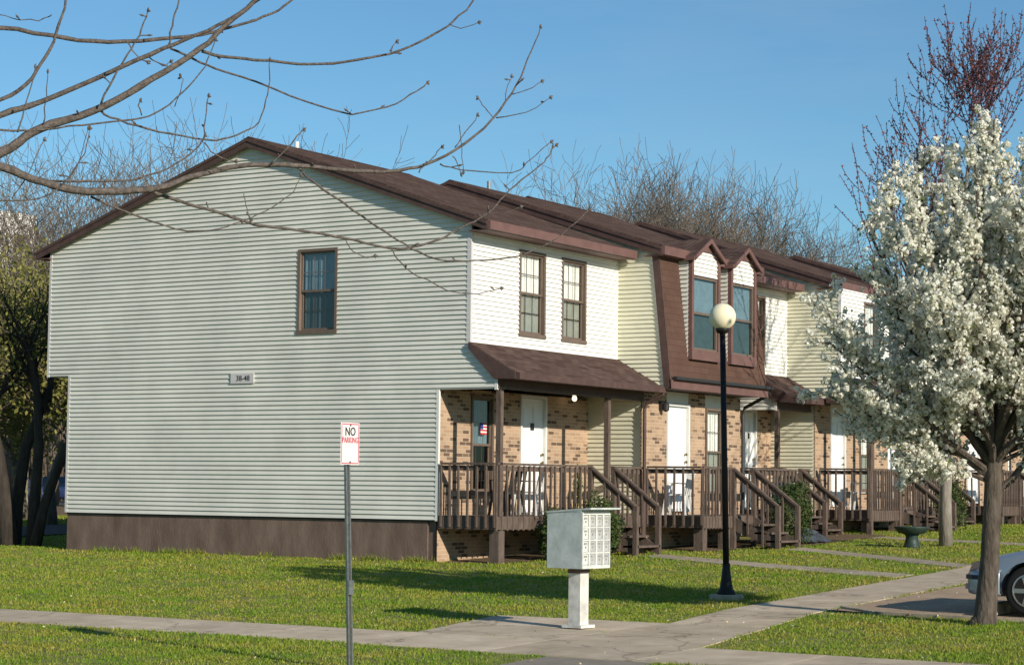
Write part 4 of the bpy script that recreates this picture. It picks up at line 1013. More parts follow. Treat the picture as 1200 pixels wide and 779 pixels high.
for i, (xp, D, hh, lab) in enumerate([(-70, 60, 9.2, 'yellow green tree at the left edge behind the dark trunks'), (28, 64, 9.4, 'yellow green tree between the dark trunks and the white far building'), (62, 58, 8.6, 'yellow green tree just left of the gable eave'), (95, 70, 9.6, 'yellow green tree whose top shows above the low left eave')]):
    x, y = D2(xp, D); thicket((x, y, H(x, y)), hh, 50+i, lab)
def scrub():   # dense brown undergrowth, uncountable
    rg = np.random.default_rng(9); b = MB(); rr = random.Random(3)
    for i in range(1100):
        xp = rr.uniform(-120, 160); D = rr.uniform(166, 205); x, y = D2(xp, D); z = H(x, y); hgt = rr.uniform(5, 12)
        p = Vector((x, y, z)); pts = [p]
        for k in range(3): p = p+Vector((rr.gauss(0, .35), rr.gauss(0, .35), hgt/3)); pts.append(p)
        b.tube(pts, [.12, .08, .05, .02], 3, cap=False)
        for k in range(5):
            q_ = pts[rr.randint(1, 2)]; b.tube([q_, q_+Vector((rr.gauss(0, .6), rr.gauss(0, .6), rr.uniform(.2, 1.1)))], [.018, .006], 3, cap=False)
    tag(b.build('undergrowth', mat('scrub_stems', (.10, .072, .05), .9, .35, 1.5)), 'tangled brown undergrowth beyond the far grass at the left', 'undergrowth', kind='stuff')
scrub()

# budding maple behind the blossom
M['redbud'] = islandmat('dark_red_buds', [(.13, .045, .055), (.25, .085, .095), (.20, .10, .095)], .7, .1)
M['redtwig'] = mat('purplish_twigs', (.055, .032, .036), .9, .3, 3)
def budding():
    x, y = 9.84, -5.45; z = H(x, y)
    t = thing('budding_tree', (x, y, z), 'tall bare tree with dark red buds and pale trunk behind the blossoms', 'tree'); ORG[t.name] = (x, y, z)
    T = Tree(21); tr = MB(); P0 = Vector((x, y, z-.2))
    pts = [P0, P0+Vector((.02, .0, 1.3)), P0+Vector((.08, -.05, 2.6)), P0+Vector((.1, -.1, 4.2)), P0+Vector((.2, -.25, 6.2)), P0+Vector((.3, -.4, 8.0)), P0+Vector((.4, -.5, 9.3))]
    tr.tube(pts, [.15, .12, .11, .09, .06, .035, .01], 10); tr.build('trunk', M['bark_pale'], t, smooth=True)
    rg = random.Random(2)
    for k in range(30):
        f = rg.uniform(.33, .99); i = int(f*6); q = pts[i].lerp(pts[min(i+1, 6)], f*6-i); a = k*2.4+rg.gauss(0, .3); L = 3.1*(1-f)+1.35
        T.branch(q, Vector((math.cos(a)*.8, math.sin(a)*.8, 1.0)), L, .06*(1.1-f), 1, 3, .16, .10, 4, .62, .52, 4, 5, .008)
    T.b.build('crown', M['redtwig'], t)
    P = []
    for l, ps in T.tips:
        if l >= 1:
            for a, b in zip(ps, ps[1:]):
                n = int((b-a).length/.15)+1
                for k in range(n):
                    p = a.lerp(b, (k+rg.random())/n); P += [(p.x-x+rg.gauss(0, .018), p.y-y+rg.gauss(0, .018), p.z-z+rg.gauss(0, .018)) for _ in range(2)]
    leaf_cloud('buds', np.array(P), .048, M['redbud'], t, np.random.default_rng(5), aspect=1.1)
budding()

# blossom tree
M['blossom'] = islandmat('white_blossom', [(.70, .69, .54), (.88, .86, .76), (.90, .89, .83)], .75, .38)
M['greenleaf'] = islandmat('young_green_leaf', [(.12, .17, .04), (.22, .27, .07)], .6, .3)
def blossom_tree():
    x, y = -7.45, -12.34; z = H(x, y); T = Tree(77); rg = random.Random(12)
    t = thing('blossoming_tree', (x, y, z), 'white blossoming tree in front of the silver blue car', 'tree'); ORG[t.name] = (x, y, z)
    P0 = Vector((x, y, z-.15)); tr = MB()
    def W(dx, dz, dd=0): return Vector((x, y, z))+Rt*dx+Vector((F.x, F.y, 0)).normalized()*dd+Vector((0, 0, dz))
    trunk = [W(-.02, -.15), W(.0, .12), W(.06, .8), W(.10, 1.6), W(.13, 2.3)]
    tr.tube(trunk, [.20, .135, .112, .105, .105], 12)
    tr.tube([W(-.16, -.02, -.05), W(-.06, .1), W(.02, .3)], [.08, .07, .06], 6)
    limbs = [  # (start, mid, end, r): dx right, dz up, dd away
     (W(.13, 2.2), W(.18, 3.4), W(-.05, 5.8, .1), .075), (W(.12, 2.1), W(-.35, 3.2, .1), W(-.80, 5.8, .2), .07), (W(.12, 2.0), W(.55, 2.9), W(.85, 5.6, -.2), .07),
     (W(.10, 1.9), W(-.65, 2.8, -.2), W(-1.5, 4.85, -.3), .06), (W(.12, 1.9), W(.8, 2.5, .2), W(1.6, 5.2, .2), .06), (W(.1, 1.75), W(-.75, 2.3, .1), W(-1.95, 3.9, .1), .05),
     (W(.12, 1.6), W(.8, 2.0), W(2.1, 4.0, 0), .05), (W(.12, 2.1), W(.1, 3.0, .6), W(-.1, 4.9, .9), .06), (W(.12, 2.1), W(.15, 3.0, -.6), W(.3, 4.8, -.9), .06),
     (W(.1, 1.9), W(-.3, 2.6, .7), W(-.9, 3.9, 1.4), .05), (W(.1, 1.9), W(-.3, 2.6, -.7), W(-.8, 3.8, -1.4), .05), (W(.1, 1.9), W(.5, 2.6, .8), W(1.1, 3.9, 1.3), .05), (W(.1, 1.9), W(.6, 2.6, -.7), W(1.1, 3.8, -1.3), .05),
     (W(.1, 1.9), W(-.9, 2.25, .2), W(-1.95, 2.8, .3), .035), (W(.1, 2.0), W(.2, 3.1), W(.06, 6.1, -.35), .06), (W(.1, 1.9), W(.7, 2.3, -.2), W(1.5, 2.6, -.4), .035), (W(.1, 2.0), W(-.7, 3.0), W(-1.15, 5.2, .1), .05), (W(.12, 2.3), W(-.2, 3.6, 0), W(-.42, 5.7, 0), .06), (W(.12, 2.3), W(.35, 3.8, .1), W(.66, 5.7, -.2), .06),
     (W(.1, 1.7), W(-.5, 2.0, 0), W(-.95, 1.80, .1), .03), (W(.1, 1.8), W(-.8, 2.5, -.3), W(-1.95, 3.35, -.3), .04)]
    limbs += [(W(.1, 2.0), W(-.1, 3.1, -.7), W(-.35, 5.5, -1.15), .055), (W(.1, 2.0), W(.3, 3.0, -.8), W(.35, 5.4, -1.35), .055), (W(.1, 2.0), W(.6, 3.0, -.5), W(.95, 5.3, -1.0), .05), (W(.1, 2.0), W(-.4, 2.9, -.6), W(-1.0, 5.0, -1.1), .05),
              (W(.1, 2.0), W(.8, 2.9, .3), W(1.35, 4.9, .7), .05), (W(.1, 2.0), W(.9, 2.7, .1), W(1.9, 4.6, .2), .05), (W(.1, 2.0), W(.1, 3.0, .9), W(.3, 5.3, 1.2), .05), (W(.1, 2.0), W(.9, 2.4, .1), W(1.9, 2.9, .2), .04)]
    anchors = []
    for a, m_, e, r in limbs:
        pts = []
        for k in range(8):
            f = k/7; p = a*(1-f)**2+m_*2*f*(1-f)+e*f*f; p += Vector((rg.gauss(0, .03), rg.gauss(0, .03), rg.gauss(0, .02)))*(k > 0); pts.append(p)
        T.b.tube(pts, [r*(1-.82*k/7) for k in range(8)], 6, cap=False); anchors.append((0, pts))
        Lm = (e-a).length
        for k in range(20):
            f = .22+.77*(k+rg.random())/20; i = min(6, int(f*7)); q = pts[i].lerp(pts[i+1], f*7-i); dd = (pts[i+1]-pts[i]).normalized()
            o = Matrix.Rotation(rg.random()*6.28, 3, dd) @ dd.orthogonal().normalized()
            T.branch(q, dd*.6+o*.75, Lm*.20*(1.1-f)+.17, r*.32, 2, 3, .16, .15, 3, .7, .6, 3, 5, .005)
    tr.build('trunk', M['bark3'], t, smooth=True); T.b.build('limbs', M['bark3'], t)
    C_ = []
    for l, ps in anchors+T.tips:
        st = 3 if l == 0 else 0
        for a, b in zip(ps[st:], ps[st+1:]):
            n = int((b-a).length/.05)+1
            for k in range(n):
                if rg.random() < (.22 if l else .05): continue
                p = a.lerp(b, (k+rg.random())/n); C_.append((p.x-x+rg.gauss(0, .032), p.y-y+rg.gauss(0, .032), p.z-z+rg.gauss(0, .032)))
    C_ = np.array(C_); dx = C_[:, 0]*Rt.x+C_[:, 1]*Rt.y; r = np.random.default_rng(3); print('puffs', len(C_))
    per = 13; n = len(C_)*per; d = r.normal(0, 1, (n, 3)); d /= np.linalg.norm(d, axis=1)[:, None]
    rad = np.repeat(r.uniform(.022, .052, len(C_)), per)[:, None]
    P = np.repeat(C_, per, 0)+d*rad
    # petals face outwards
    a = r.normal(0, 1, (n, 3)); a -= d*(a*d).sum(1)[:, None]; a /= np.linalg.norm(a, axis=1)[:, None]; b = np.cross(d, a)
    tilt = r.normal(0, .35, (n, 1)); a = a+d*tilt; s = r.uniform(.010, .018, (n, 1))
    V = np.stack([P-a*s-b*s, P+a*s-b*s, P+a*s+b*s, P-a*s+b*s], 1).reshape(-1, 3)
    fastmesh('blossoms', V, n, 4, M['blossom'], t)
    k = r.integers(0, len(C_), 9000); leaf_cloud('leaves', C_[k]+r.normal(0, .05, (9000, 3)), .03, M['greenleaf'], t, r)
blossom_tree()

# near overhanging tree: the trunk stands left of the frame, limbs reach in
M['bark2'] = mat('smooth_grey_branch_bark', (.065, .052, .046), .8, 0, 30, .6, 80, col2=(.165, .135, .115), stretch=(1, 1, 1))
def overhang():
    D0 = 11.0; x, y = D2(-420, 11.6); z = H(x, y)
    t = thing('overhanging_tree', (x, y, z), 'bare budding tree whose limbs reach in from the upper left', 'tree'); ORG[t.name] = (x, y, z)
    tr = MB(); T0 = Vector((x, y, z-.2)); hubA = ptz(-300, 330, 11.5)
    tr.tube([T0, Vector((x, y, 1.0)), Vector((x, y, 1.9)).lerp(hubA, .4), hubA], [.24, .19, .16, .13], 12)
    tr.tube([hubA, hubA+Vector((0, .3, 1.2)), hubA+Vector((.1, .5, 3.2))], [.12, .10, .05], 10)
    tr.build('trunk', M['bark2'], t, smooth=True)
    def P3(pl, D, tilt): return [ptz(a, b, D+tilt*(a/300.)) for a, b in pl]
    K = D0/FPX
    B = [ # polyline, start width px, end width px, distance, depth tilt
     ([(-300,330),(-150,255),(-60,205),(0,180),(30,160),(60,146),(110,130),(150,110),(190,85),(235,58),(262,32),(300,0),(330,-30),(360,-70)], 17, 5, 11.2, .15),
     ([(-300,330),(-140,210),(-60,160),(0,135),(33,125),(67,112),(140,80),(190,57),(230,42),(265,25),(295,6),(330,-18)], 12, 3.5, 11.6, -.1),
     ([(-300,330),(-140,120),(-60,50),(0,33),(60,42),(110,49),(165,48),(235,41),(270,32),(300,24),(325,12),(345,-2)], 9, 3, 11.9, .1),
     ([(-300,330),(-140,190),(-60,140),(0,118),(30,100),(48,75),(62,50),(72,20),(80,-6)], 7, 3, 10.8, 0),
     ([(-300,330),(-150,230),(-60,190),(0,195),(37,210),(83,222),(140,224),(187,220),(220,208),(267,197),(300,192.5),(345,194),(383,197),(433,201),(467,200),(500,192),(533,176),(567,150),(593,120),(610,90),(623,60),(633,33)], 14, 1.6, 11.0, .55),
     ([(177,224),(213,237),(260,250),(300,263),(356,270),(413,281),(458,291),(492,288),(520,278),(548,263),(571,250),(588,234),(603,218),(628,199),(640,186),(651,171)], 5, 1.8, 11.3, .4),
     ([(235,60),(262,67),(300,70),(350,75),(390,74),(433,68),(467,60),(500,45),(525,30),(545,13),(562,-6)], 5, 2.4, 11.3, .2),
     ([(200,57),(235,73),(262,83),(300,96),(360,120),(400,131),(420,133),(455,125),(480,112),(500,98)], 3.6, 1.8, 11.5, .2),
     ([(117,129),(130,138),(160,147),(200,157),(240,164),(262,163),(285,155),(303,143),(312,118),(316,95),(316,72)], 3.4, 1.5, 11.2, .2),
     ([(-60,150),(0,153),(40,153),(80,148),(130,143),(165,139),(190,128),(215,108),(235,85),(245,65),(252,48)], 3.4, 1.5, 11.2, 0),
     ([(345,194),(367,214),(400,237),(433,260),(458,277),(483,291),(512,304),(545,306),(580,304),(608,300),(629,292),(654,278),(675,260),(690,246)], 3.6, 1.7, 12.0, .3),
     ([(458,291),(467,305),(481,319),(509,332),(532,342),(560,344),(586,338)], 2.2, 1.3, 11.7, .1),
     ([(106,230),(147,248),(180,260),(205,268),(225,271),(257,268),(282,260)], 3.2, 1.6, 11.2, .2),
     ([(58,212),(140,212),(185,202),(215,187),(232,172),(240,160)], 3.2, 1.6, 11.2, 0),
     ([(516,192),(540,199),(600,202),(618,191),(645,167)], 2.2, 1.2, 12.0, .1), ([(-60,232),(0,235),(43,233),(67,222),(80,208),(98,180),(105,152)], 2.6, 1.3, 11.0, 0),
     ([(117,122),(137,85),(155,55),(165,35),(173,14)], 3.2, 1.8, 11.2, 0), ([(198,55),(202,30),(207,10),(210,-6)], 3, 2, 11.6, 0),
     ([(148,48),(160,65),(172,73)], 2, 1.4, 11.9, 0), ([(175,67),(192,77),(199,73)], 2, 1.4, 11.6, 0), ([(20,155),(30,125),(41,80)], 2.4, 1.4, 11.2, 0), ([(51,146),(54,115),(56,86)], 2, 1.2, 11.2, 0),
     ([(318,193),(333,177),(355,153)], 2.4, 1.7, 11.5, 0), ([(490,202),(505,187),(517,173)], 2, 1.4, 11.8, 0), ([(533,173),(546,155),(559,136)], 1.8, 1.2, 12, 0), ([(538,147),(541,175),(543,200)], 1.5, 1.1, 12, 0),
     ([(530,183),(537,192),(540,203)], 1.8, 1.4, 12, 0), ([(577,137),(568,127),(561,116)], 1.6, 1.2, 12, 0), ([(581,138),(617,132),(644,115)], 1.8, 1, 12.1, 0), ([(600,110),(617,106),(634,96)], 1.6, 1, 12.1, 0), ([(592,119),(594,105),(599,91)], 1.5, 1, 12.1, 0),
     ([(238,164),(240,140),(244,114)], 2, 1.4, 11.3, 0), ([(240,167),(253,182),(275,189)], 1.9, 1.3, 11.3, 0), ([(285,227),(289,240),(293,258)], 1.5, 1, 11.5, 0), ([(283,260),(300,252),(330,236),(344,222),(352,207)], 1.8, 1.1, 11.5, 0),
     ([(405,282),(413,294),(430,302),(438,300)], 1.5, 1.1, 11.7, 0), ([(566,252),(575,250),(595,249),(609,243)], 1.6, 1.1, 11.8, 0), ([(66,222),(90,197),(103,152)], 1.6, 1, 11.1, 0), ([(14,233),(35,200),(51,165)], 1.8, 1.1, 11.1, 0),
     ([(465,60),(458,62),(464,50)], 1.5, 1.2, 11.5, 0), ([(527,28),(540,33),(560,27)], 1.6, 1.1, 11.5, 0), ([(62,18),(45,24),(15,21),(-5,16)], 1.6, 1.2, 11, 0), ([(205,125),(215,98),(212,90)], 1.5, 1, 11.3, 0), ([(165,136),(162,124),(164,119)], 2, 1.6, 11.3, 0)]
    rg = random.Random(5); L = MB(); Bd = MB()
    for pl, w0, w1, D, tilt in B:
        pts = P3(pl, D, tilt)
        # smooth resample (Catmull-Rom) with a slight wobble
        out = []; n = len(pts)
        for i in range(n-1):
            p0, p1, p2, p3 = pts[max(0, i-1)], pts[i], pts[i+1], pts[min(n-1, i+2)]
            for k in range(3):
                f = k/3; out.append(.5*((2*p1)+(p2-p0)*f+(2*p0-5*p1+4*p2-p3)*f*f+(3*p1-p0-3*p2+p3)*f**3)+Vector((rg.gauss(0, .002), rg.gauss(0, .004), rg.gauss(0, .002))))
        out.append(pts[-1]); m_ = len(out)
        rad = [((w0+(w1-w0)*(i/(m_-1))**.8)/2*K*.86)*(1+.12*(rg.random() < .25)) for i in range(m_)]
        L.tube(out, rad, 7)
        # buds
        for i in range(2, m_, 3):
            if pl[i//3 if i//3 < len(pl) else -1][0] < -20: continue
            if rg.random() < .30:
                d = Vector((rg.gauss(0, 1), rg.gauss(0, 1), rg.gauss(.6, .6))).normalized(); q = out[i]
                Ln = rg.choice([.015, .02, .03, .05]); Bd.tube([q, q+d*(rad[i]+Ln*.7), q+d*(rad[i]+Ln), q+d*(rad[i]+Ln+.018)], [.003, .0035, .007, .002], 5)
        e = out[-1]; d = (out[-1]-out[-2]).normalized(); Bd.tube([e, e+d*.010, e+d*.024], [.004, .008, .002], 6)
        for s_ in (-1, 1): Bd.tube([e, e+(d+Up*.9*s_).normalized()*.016], [.004, .005], 5)
    L.add(Bd.v, Bd.f); L.build('limbs', M['bark2'], t, smooth=True)
overhang()

# ------------------------------------------------ parked car
M['carpaint'] = mat('silver_blue_car_paint', (.30, .36, .43), .28, .02, 3, spec=.6, metal=.35)
M['rubber'] = mat('tyre_rubber', (.014, .014, .014), .8); M['rim'] = mat('alloy_rim', (.45, .45, .46), .3, metal=.8)
M['navy'] = mat('navy_bumper_strip', (.012, .018, .04), .45); M['carglass'] = glassmat('car_glass', (.08, .10, .10), .15)
M['lens'] = mat('clear_lamp_lens', (.42, .30, .28), .15, .15, 30, spec=.8); M['under'] = mat('black_underbody', (.01, .01, .01), .9)
def make_car(name, loc, rz, label, paint, cat='car', group=None, suv=0):
    t = thing(name, loc, label, cat, group, rz=rz); ORG[t.name] = (0, 0, 0)
    # local: nose at +y? length along -y, x across. nose tip at y=0
    st = [(0, .52, .30, .52, .56), (-.06, .66, .24, .56, .63), (-.25, .76, .22, .60, .69), (-.55, .81, .20, .64, .76), (-1.0, .84, .19, .68, .84), (-1.35, .85, .19, .72, .90), (-2.3, .85, .19, .74, .92), (-3.2, .85, .19, .76, .94), (-3.9, .84, .20, .77, .96), (-4.3, .80, .24, .76, .95), (-4.5, .72, .30, .70, .86), (-4.56, .60, .36, .60, .70)]
    b = MB(); n = 0
    for y, w_, zb_, zs_, zt_ in st:
        zt_ += suv*.12
        ring = [(-.5*w_, zb_), (-w_*.93, zb_+.02), (-w_, zb_+.18), (-w_*1.0, zs_-.06), (-w_*.965, zs_+.03), (-w_*.90, zt_-.02), (-w_*.6, zt_+.015), (0, zt_+.03)]
        ring = ring+[(-a, c) for a, c in ring[-2::-1]]
        n = len(ring); b.v += [(a, y, c) for a, c in ring]
    k = len(st)
    b.f = [(i*n+j, i*n+(j+1) % n, (i+1)*n+(j+1) % n, (i+1)*n+j) for i in range(k-1) for j in range(n)]+[tuple(range(n)), tuple((k-1)*n+j for j in range(n))[::-1]]
    body = b.build('body', paint, t, smooth=True, fix=True)
    sub = body.modifiers.new('s', 'SUBSURF'); sub.levels = 2; sub.render_levels = 2
    cut = MB()
    for wy in (-.86, -3.5):
        vs = []
        for sx in (-1.2, 1.2):
            vs += [(sx, wy+.365*math.cos(a*math.pi/14), .30+.365*math.sin(a*math.pi/14)) for a in range(28)]
        cut.add(vs, [tuple(range(28)), tuple(range(28, 56))[::-1]]+[(i, (i+1) % 28, (i+1) % 28+28, i+28) for i in range(28)])
    co = cut.build('cutter', M['under'], t, fix=True)
    bo = body.modifiers.new('b', 'BOOLEAN'); bo.operation = 'DIFFERENCE'; bo.object = co; bo.solver = 'EXACT'
    bpy.context.view_layer.update()
    me = bpy.data.meshes.new_from_object(body.evaluated_get(bpy.context.evaluated_depsgraph_get()))
    body.modifiers.clear(); body.data = me; bpy.data.objects.remove(co)
    me.materials.clear(); me.materials.append(paint); me.set_sharp_from_angle(angle=R_(35)) if hasattr(me, 'set_sharp_from_angle') else None
    b = MB(); b.box(-.62, .62, -4.4, -.2, .22, .62); b.build('underbody', M['under'], t)
    # greenhouse
    gh = [(-1.30, .74, .90), (-1.95, .60, 1.36+suv*.3), (-3.0, .60, 1.38+suv*.34), (-3.75, .70, .98+suv*.3)]
    b = MB(); z0 = .90+suv*.12
    vs = []
    for (y, w_, zt_), yb in zip(gh, (-1.25, -1.95, -3.05, -3.95)):
        vs += [(-.76, yb, z0), (-w_, y, zt_), (w_, y, zt_), (.76, yb, z0)]
    b.add(vs, [(0,1,2,3)]+[f for i in range(3) for f in ((i*4, (i+1)*4, (i+1)*4+1, i*4+1), (i*4+1, (i+1)*4+1, (i+1)*4+2, i*4+2), (i*4+2, (i+1)*4+2, (i+1)*4+3, i*4+3))]+[(12, 15, 14, 13)])
    b.build('windows', M['carglass'], t, fix=True)
    b = MB(); b.add([(-.60, -1.95, 1.375+suv*.3), (.60, -1.95, 1.375+suv*.3), (.60, -3.02, 1.395+suv*.34), (-.60, -3.02, 1.395+suv*.34), (-.5, -2.0, 1.415+suv*.3), (.5, -2.0, 1.415+suv*.3), (.5, -2.97, 1.43+suv*.34), (-.5, -2.97, 1.43+suv*.34)], [(4,5,6,7), (0,1,5,4), (1,2,6,5), (2,3,7,6), (3,0,4,7)])
    for sx in (-1, 1):
        for (y, w_, zt_), yb in zip(gh, (-1.25, -1.95, -3.05, -3.95)):
            if y != gh[0][0] and y != gh[3][0]: b.bar((sx*.77, yb, z0), (sx*(w_+.012), y, zt_), .03, .06)
        b.bar((sx*.765, -1.22, z0-.01), (sx*.605, -1.95, 1.375+suv*.3), .04, .05); b.bar((sx*.765, -3.98, z0-.01), (sx*.605, -3.02, 1.39+suv*.34), .04, .08)
    b.build('roof', paint, t)
    for sx in (-1, 1):
        for wy in (-.86, -3.5):
            w0 = MB(); R1 = .305; prof = [(.19, -.10), (.27, -.105), (.30, -.08), (R1, -.03), (R1, .05), (.30, .08), (.26, .09), (.19, .085)]
            w0.lathe(prof, (0,0,0), 28); w0.v = [(sx*(.745+p[2]*1.0), wy+p[0], .305+p[1]) for p in w0.v]
            wh = w0.build('wheel', M['rubber'], t, smooth=True, fix=True)
            w1 = MB(); w1.lathe([(.20, .03), (.205, .095), (.19, .097), (.175, .05), (.06, .045), (.05, .085), (.0, .088)], n=24)
            for kk in range(5):
                a = kk*2*math.pi/5; w1.bar((.03*math.cos(a), .03*math.sin(a), .075), (.18*math.cos(a), .18*math.sin(a), .07), .055, .03)
            w1.v = [(sx*(.745+p[2]), wy+p[0], .305+p[1]) for p in w1.v]; w1.build('rim', M['rim'], wh)
        h_ = MB(); h_.add([(sx*.36, -.012, .50), (sx*.36, -.05, .62), (sx*.68, -.14, .625), (sx*.765, -.30, .655), (sx*.785, -.34, .60), (sx*.73, -.17, .535), (sx*.62, -.07, .51)], [tuple(range(7))])
        h_.v = [(p[0]*1.0+sx*.012, p[1]+.02, p[2]+.012) for p in h_.v]; ho = h_.build('headlight', M['lens'], t)
        s_ = ho.modifiers.new('s', 'SOLIDIFY'); s_.thickness = .02
        m_ = MB(); m_.box(sx*.86, sx*1.0, -1.55, -1.42, .86, .96); m_.build('wing_mirror', paint, t)
    b = MB(); path = [(-.855, -1.0+.52), (-.84, -.32), (-.76, -.13), (-.62, .0), (-.3, .035), (.3, .035), (.62, .0), (.76, -.13), (.84, -.32), (.855, -.48)]
    for a, c in zip(path, path[1:]): b.bar((a[0], a[1], .455), (c[0], c[1], .455), .035, .055)
    for sx in (-1, 1): b.bar((sx*.858, -1.28, .46), (sx*.862, -3.1, .46), .03, .06)
    b.build('rub_strip', M['navy'], t)
    b = MB(); pth = [(-.835, -.50), (-.82, -.33), (-.74, -.15), (-.60, -.03), (-.3, .0), (.3, .0), (.60, -.03), (.74, -.15), (.82, -.33), (.835, -.50)]; pr_ = [(-.03, .235), (.018, .25), (.03, .30), (.03, .40), (.024, .50), (.0, .545), (-.06, .56)]
    k_ = len(pr_)
    for i_, (a, c) in enumerate(pth):
        nx1, ny1 = pth[min(i_+1, 9)][0]-pth[max(i_-1, 0)][0], pth[min(i_+1, 9)][1]-pth[max(i_-1, 0)][1]; ll = math.hypot(nx1, ny1)
        b.v += [(a-ny1/ll*o_, c+nx1/ll*o_, z_) for o_, z_ in pr_]
    b.f = [(i_*k_+j_, i_*k_+j_+1, (i_+1)*k_+j_+1, (i_+1)*k_+j_) for i_ in range(9) for j_ in range(k_-1)]
    bu = b.build('bumper', paint, t, smooth=True, fix=True); so_ = bu.modifiers.new('s', 'SOLIDIFY'); so_.thickness = .02
    b = MB(); b.box(-.32, .32, -.03, .012, .56, .61); b.box(-.42, .42, -.01, .036, .27, .34); b.build('grille', M['under'], t)
    b = MB()
    for sx in (-1, 1): b.box(sx*.5, sx*.62, -.06, .028, .30, .37)
    b.build('fog_lamp', M['lens'], t)
    b = MB(); b.box(-.78, -.5, -4.585, -4.5, .62, .78); b.box(.5, .78, -4.585, -4.5, .62, .78); b.build('tail_light', M['signred'], t)
    return t
make_car('parked_car', (-5.55, -11.66, H(-5.5, -12)+.012), 0, 'silver blue saloon car nosing in behind the blossoming tree trunk', M['carpaint'])
b = MB(); cy = -12.1; b.extr([(-6.45, cy, H(-5.5, cy)), (-6.45, cy+.15, H(-5.5, cy)), (-6.45, cy+.13, H(-5.5, cy)+.13), (-6.45, cy+.02, H(-5.5, cy)+.13)], (1.75, 0, .04))
tag(b.build('wheel_stop', M['concrete2'], fix=True), 'low concrete wheel stop before the silver blue car', 'wheel stop')
# far parked vehicles
M['darkblue'] = mat('dark_blue_paint', (.015, .028, .085), .3, spec=.6); M['teal'] = mat('dark_teal_paint', (.02, .07, .08), .3, spec=.6); M['whitecar'] = mat('white_car_paint', (.6, .6, .6), .3, spec=.6)
for xp, D, m_, suv, lab in [(6, 146, 'teal', 1, 'dark teal van at the left edge beyond the far grass'), (28, 154, 'darkblue', 1, 'dark blue van between the dark tree trunks'), (54, 147, 'darkblue', 1, 'dark blue van right of the forked trunk'), (84, 153, 'darkblue', 1, 'dark blue van partly behind the house corner'), (-4, 160, 'whitecar', 1, 'white van at the left edge beyond the teal van')]:
    x, y = D2(xp, D); make_car('parked_van', (x, y, H(x, y)+.06), R_(-52+random.uniform(-8, 8)), lab, M[m_], 'van', 'vehicles parked beyond the lawn', suv)
# far white building
def tower():
    x, y = D2(-58, 240); t = thing('apartment_building', (x, y, 0), 'tall white apartment block showing through the trees at far left', 'building'); ORG[t.name] = (x, y, 0)
    w_ = M['trim_white']; b = MB(); b.box(x-8, x+10, y-2, y+14, -.5, 32.0); b.box(x+1, x+6, y+2, y+7, 32.0, 33.4); b.build('wall', w_, t)
    for i in range(10):
        for j in range(5):
            k = MB(); z0 = 2+i*2.9; k.box(x-8.04, x-7.99, y-.6+j*2.9, y+.9+j*2.9, z0, z0+1.5); k.build('window', M['navy'], t)
            k = MB(); k.box(x-7+j*3.4, x-5.4+j*3.4, y-2.04, y-1.99, z0, z0+1.5); k.build('window', M['navy'], t)
tower()
# pole in the far car park
x, y = D2(30, 120); b = MB(); b.tube([(x, y, 0), (x, y, 4.6)], [.16, .13], 10); b.tube([(x, y, 4.6), (x, y, 4.75)], [.18, .16], 10)
tag(b.build('utility_pole', M['concrete'], smooth=True), 'pale wooden post rising between the dark trunks', 'pole')

# ------------------------------------------------ grass
def in_poly(X, Y, poly):
    c = np.zeros(len(X), bool); n = len(poly)
    for i in range(n):
        x1, y1 = poly[i]; x2, y2 = poly[(i+1) % n]
        if y1 == y2: continue
        c ^= ((y1 > Y) != (y2 > Y)) & (X < (x2-x1)*(Y-y1)/(y2-y1)+x1)
    return c
def Hn(u, v):
    s = .027*u; s = np.where(u > 14, .027*(14+6*(1-np.exp(-(np.maximum(u, 14)-14)/6))), s)
    t = np.clip((v-14)/31, 0, 1); return s*(1-t*t*(3-2*t))
M['grass'] = islandmat('grass_blades', [(.14, .20, .02), (.19, .265, .022), (.235, .30, .028), (.29, .325, .04), (.44, .40, .13)], .75, .3, patch=((1.3, 1.0, 1.3), (.66, .90, .6)))
M['dryleaf'] = islandmat('dry_leaf', [(.20, .13, .06), (.42, .32, .17), (.55, .46, .30)], .9)
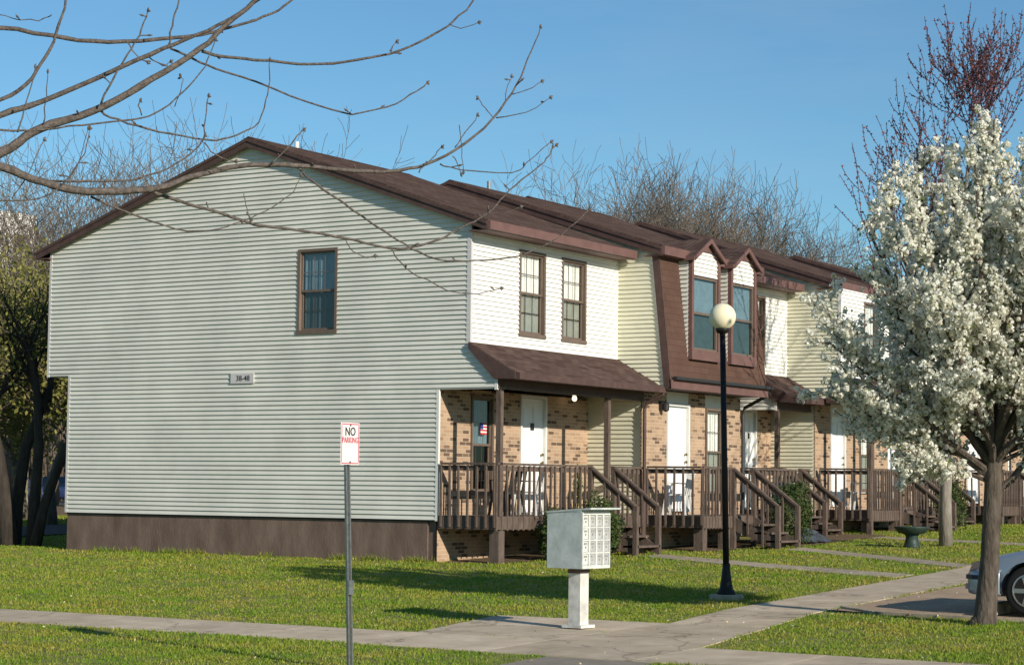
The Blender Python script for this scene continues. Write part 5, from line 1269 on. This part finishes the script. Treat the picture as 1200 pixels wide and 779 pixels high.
def grass():
    r = np.random.default_rng(1); N = 380000
    ang = YAW+r.uniform(-R_(24), R_(22), N)     # sector of lawn around the houses
    d = 12.5*np.exp(r.uniform(0, 1, N)**.95*math.log(75/12.5))
    X = CAM.x+d*np.cos(ang); Y = CAM.y+d*np.sin(ang)
    keep = np.ones(N, bool)
    pn = np.sin(X*2.1+np.sin(Y*2.9)*1.5)*np.sin(Y*1.7+np.sin(X*1.3)*2)+.6*np.sin(X*5.3+Y*3.1)*np.sin(Y*6.1-X*2.2)
    keep &= r.uniform(-1.9, .8, N) < pn+.2
    Xj, Yj = X+r.normal(0, .035, N), Y+r.normal(0, .035, N)
    for p in PAVE: keep &= ~in_poly(Xj, Yj, p)
    keep &= ~((X > .02) & (X < 34) & (Y > .6) & (Y < 9.9)); keep &= ~((X > 5.5) & (X < 34) & (Y > -.6) & (Y < 9.9)); keep &= ~((Y < -11) & (X < -13.4) & (Y > -11) )
    X, Y, d = X[keep], Y[keep], d[keep]; n0 = len(X); k = 3
    patch = .5+.5*np.sin(X*1.3+np.sin(Y*1.7))*np.sin(Y*.9+1.2*np.sin(X*.7))
    X = np.repeat(X, k)+r.normal(0, .025, n0*k); Y = np.repeat(Y, k)+r.normal(0, .025, n0*k); d = np.repeat(d, k); pt = np.repeat(patch, k)
    n = len(X); Z = Hn(X, Y); h = r.uniform(.012, .030, n)*(.75+.6*pt)*(.8+d/60); wd = .0036*(1+d/16)
    a = r.uniform(0, 2*np.pi, n); lx, ly = r.normal(0, .4, n)*h, r.normal(0, .4, n)*h
    V = np.empty((n, 3, 3)); V[:, 0] = np.stack([X-np.cos(a)*wd, Y-np.sin(a)*wd, Z-.005], 1); V[:, 1] = np.stack([X+np.cos(a)*wd, Y+np.sin(a)*wd, Z-.005], 1); V[:, 2] = np.stack([X+lx, Y+ly, Z+h], 1)
    o = fastmesh('grass', V.reshape(-1, 3), n, 3, M['grass']); tag(o, 'short spring lawn grass around the walks and houses', 'grass', kind='stuff')
    # fallen petals and dry leaves
    for nm, N, mt, lab, sz in (('fallen_petals', 260, M['blossom'], 'white petals scattered on the lawn near the blossoming tree', .012), ('dry_leaves', 1100, M['dryleaf'], 'dry tan leaves scattered over the lawn', .022)):
        if nm == 'fallen_petals': X = r.normal(-6.8, 2.2, N); Y = r.normal(-11.6, 2.0, N)
        else: X = r.uniform(-20, 16, N); Y = r.uniform(-12, 9, N)
        kp = np.ones(N, bool)
        for p in PAVE[:9]: kp &= ~in_poly(X, Y, p) | (r.random(N) < .25)
        kp &= ~((X > 0) & (Y > -1.5)); X, Y = X[kp], Y[kp]
        P = np.stack([X, Y, Hn(X, Y)+.03], 1); o = leaf_cloud(nm, P, sz, mt, None, r); tag(o, lab, nm.replace('_', ' '), kind='stuff')
    # taller weeds along the foundation
    N = 5000; Y = r.uniform(.6, 10, N); X = -.06-np.abs(r.normal(0, .07, N)); c = (np.sin(Y*3.1)+np.sin(Y*7.3)+np.sin(Y*1.1)+r.normal(0, .9, N)) > .9; X, Y = X[c], Y[c]; n = len(X); Z = Hn(X, Y)
    h = .03+.13*r.random(n)**2.2; a = r.uniform(0, 6.28, n); wd = .009
    V = np.empty((n, 3, 3)); V[:, 0] = np.stack([X-np.cos(a)*wd, Y-np.sin(a)*wd, Z], 1); V[:, 1] = np.stack([X+np.cos(a)*wd, Y+np.sin(a)*wd, Z], 1); V[:, 2] = np.stack([X+r.normal(-.02, .04, n), Y+r.normal(0, .05, n), Z+h], 1)
    o = fastmesh('weeds', V.reshape(-1, 3), n, 3, M['grass']); tag(o, 'ragged weeds along the foot of the brown foundation', 'weeds', kind='stuff')
grass()
print('objects', len(bpy.data.objects))
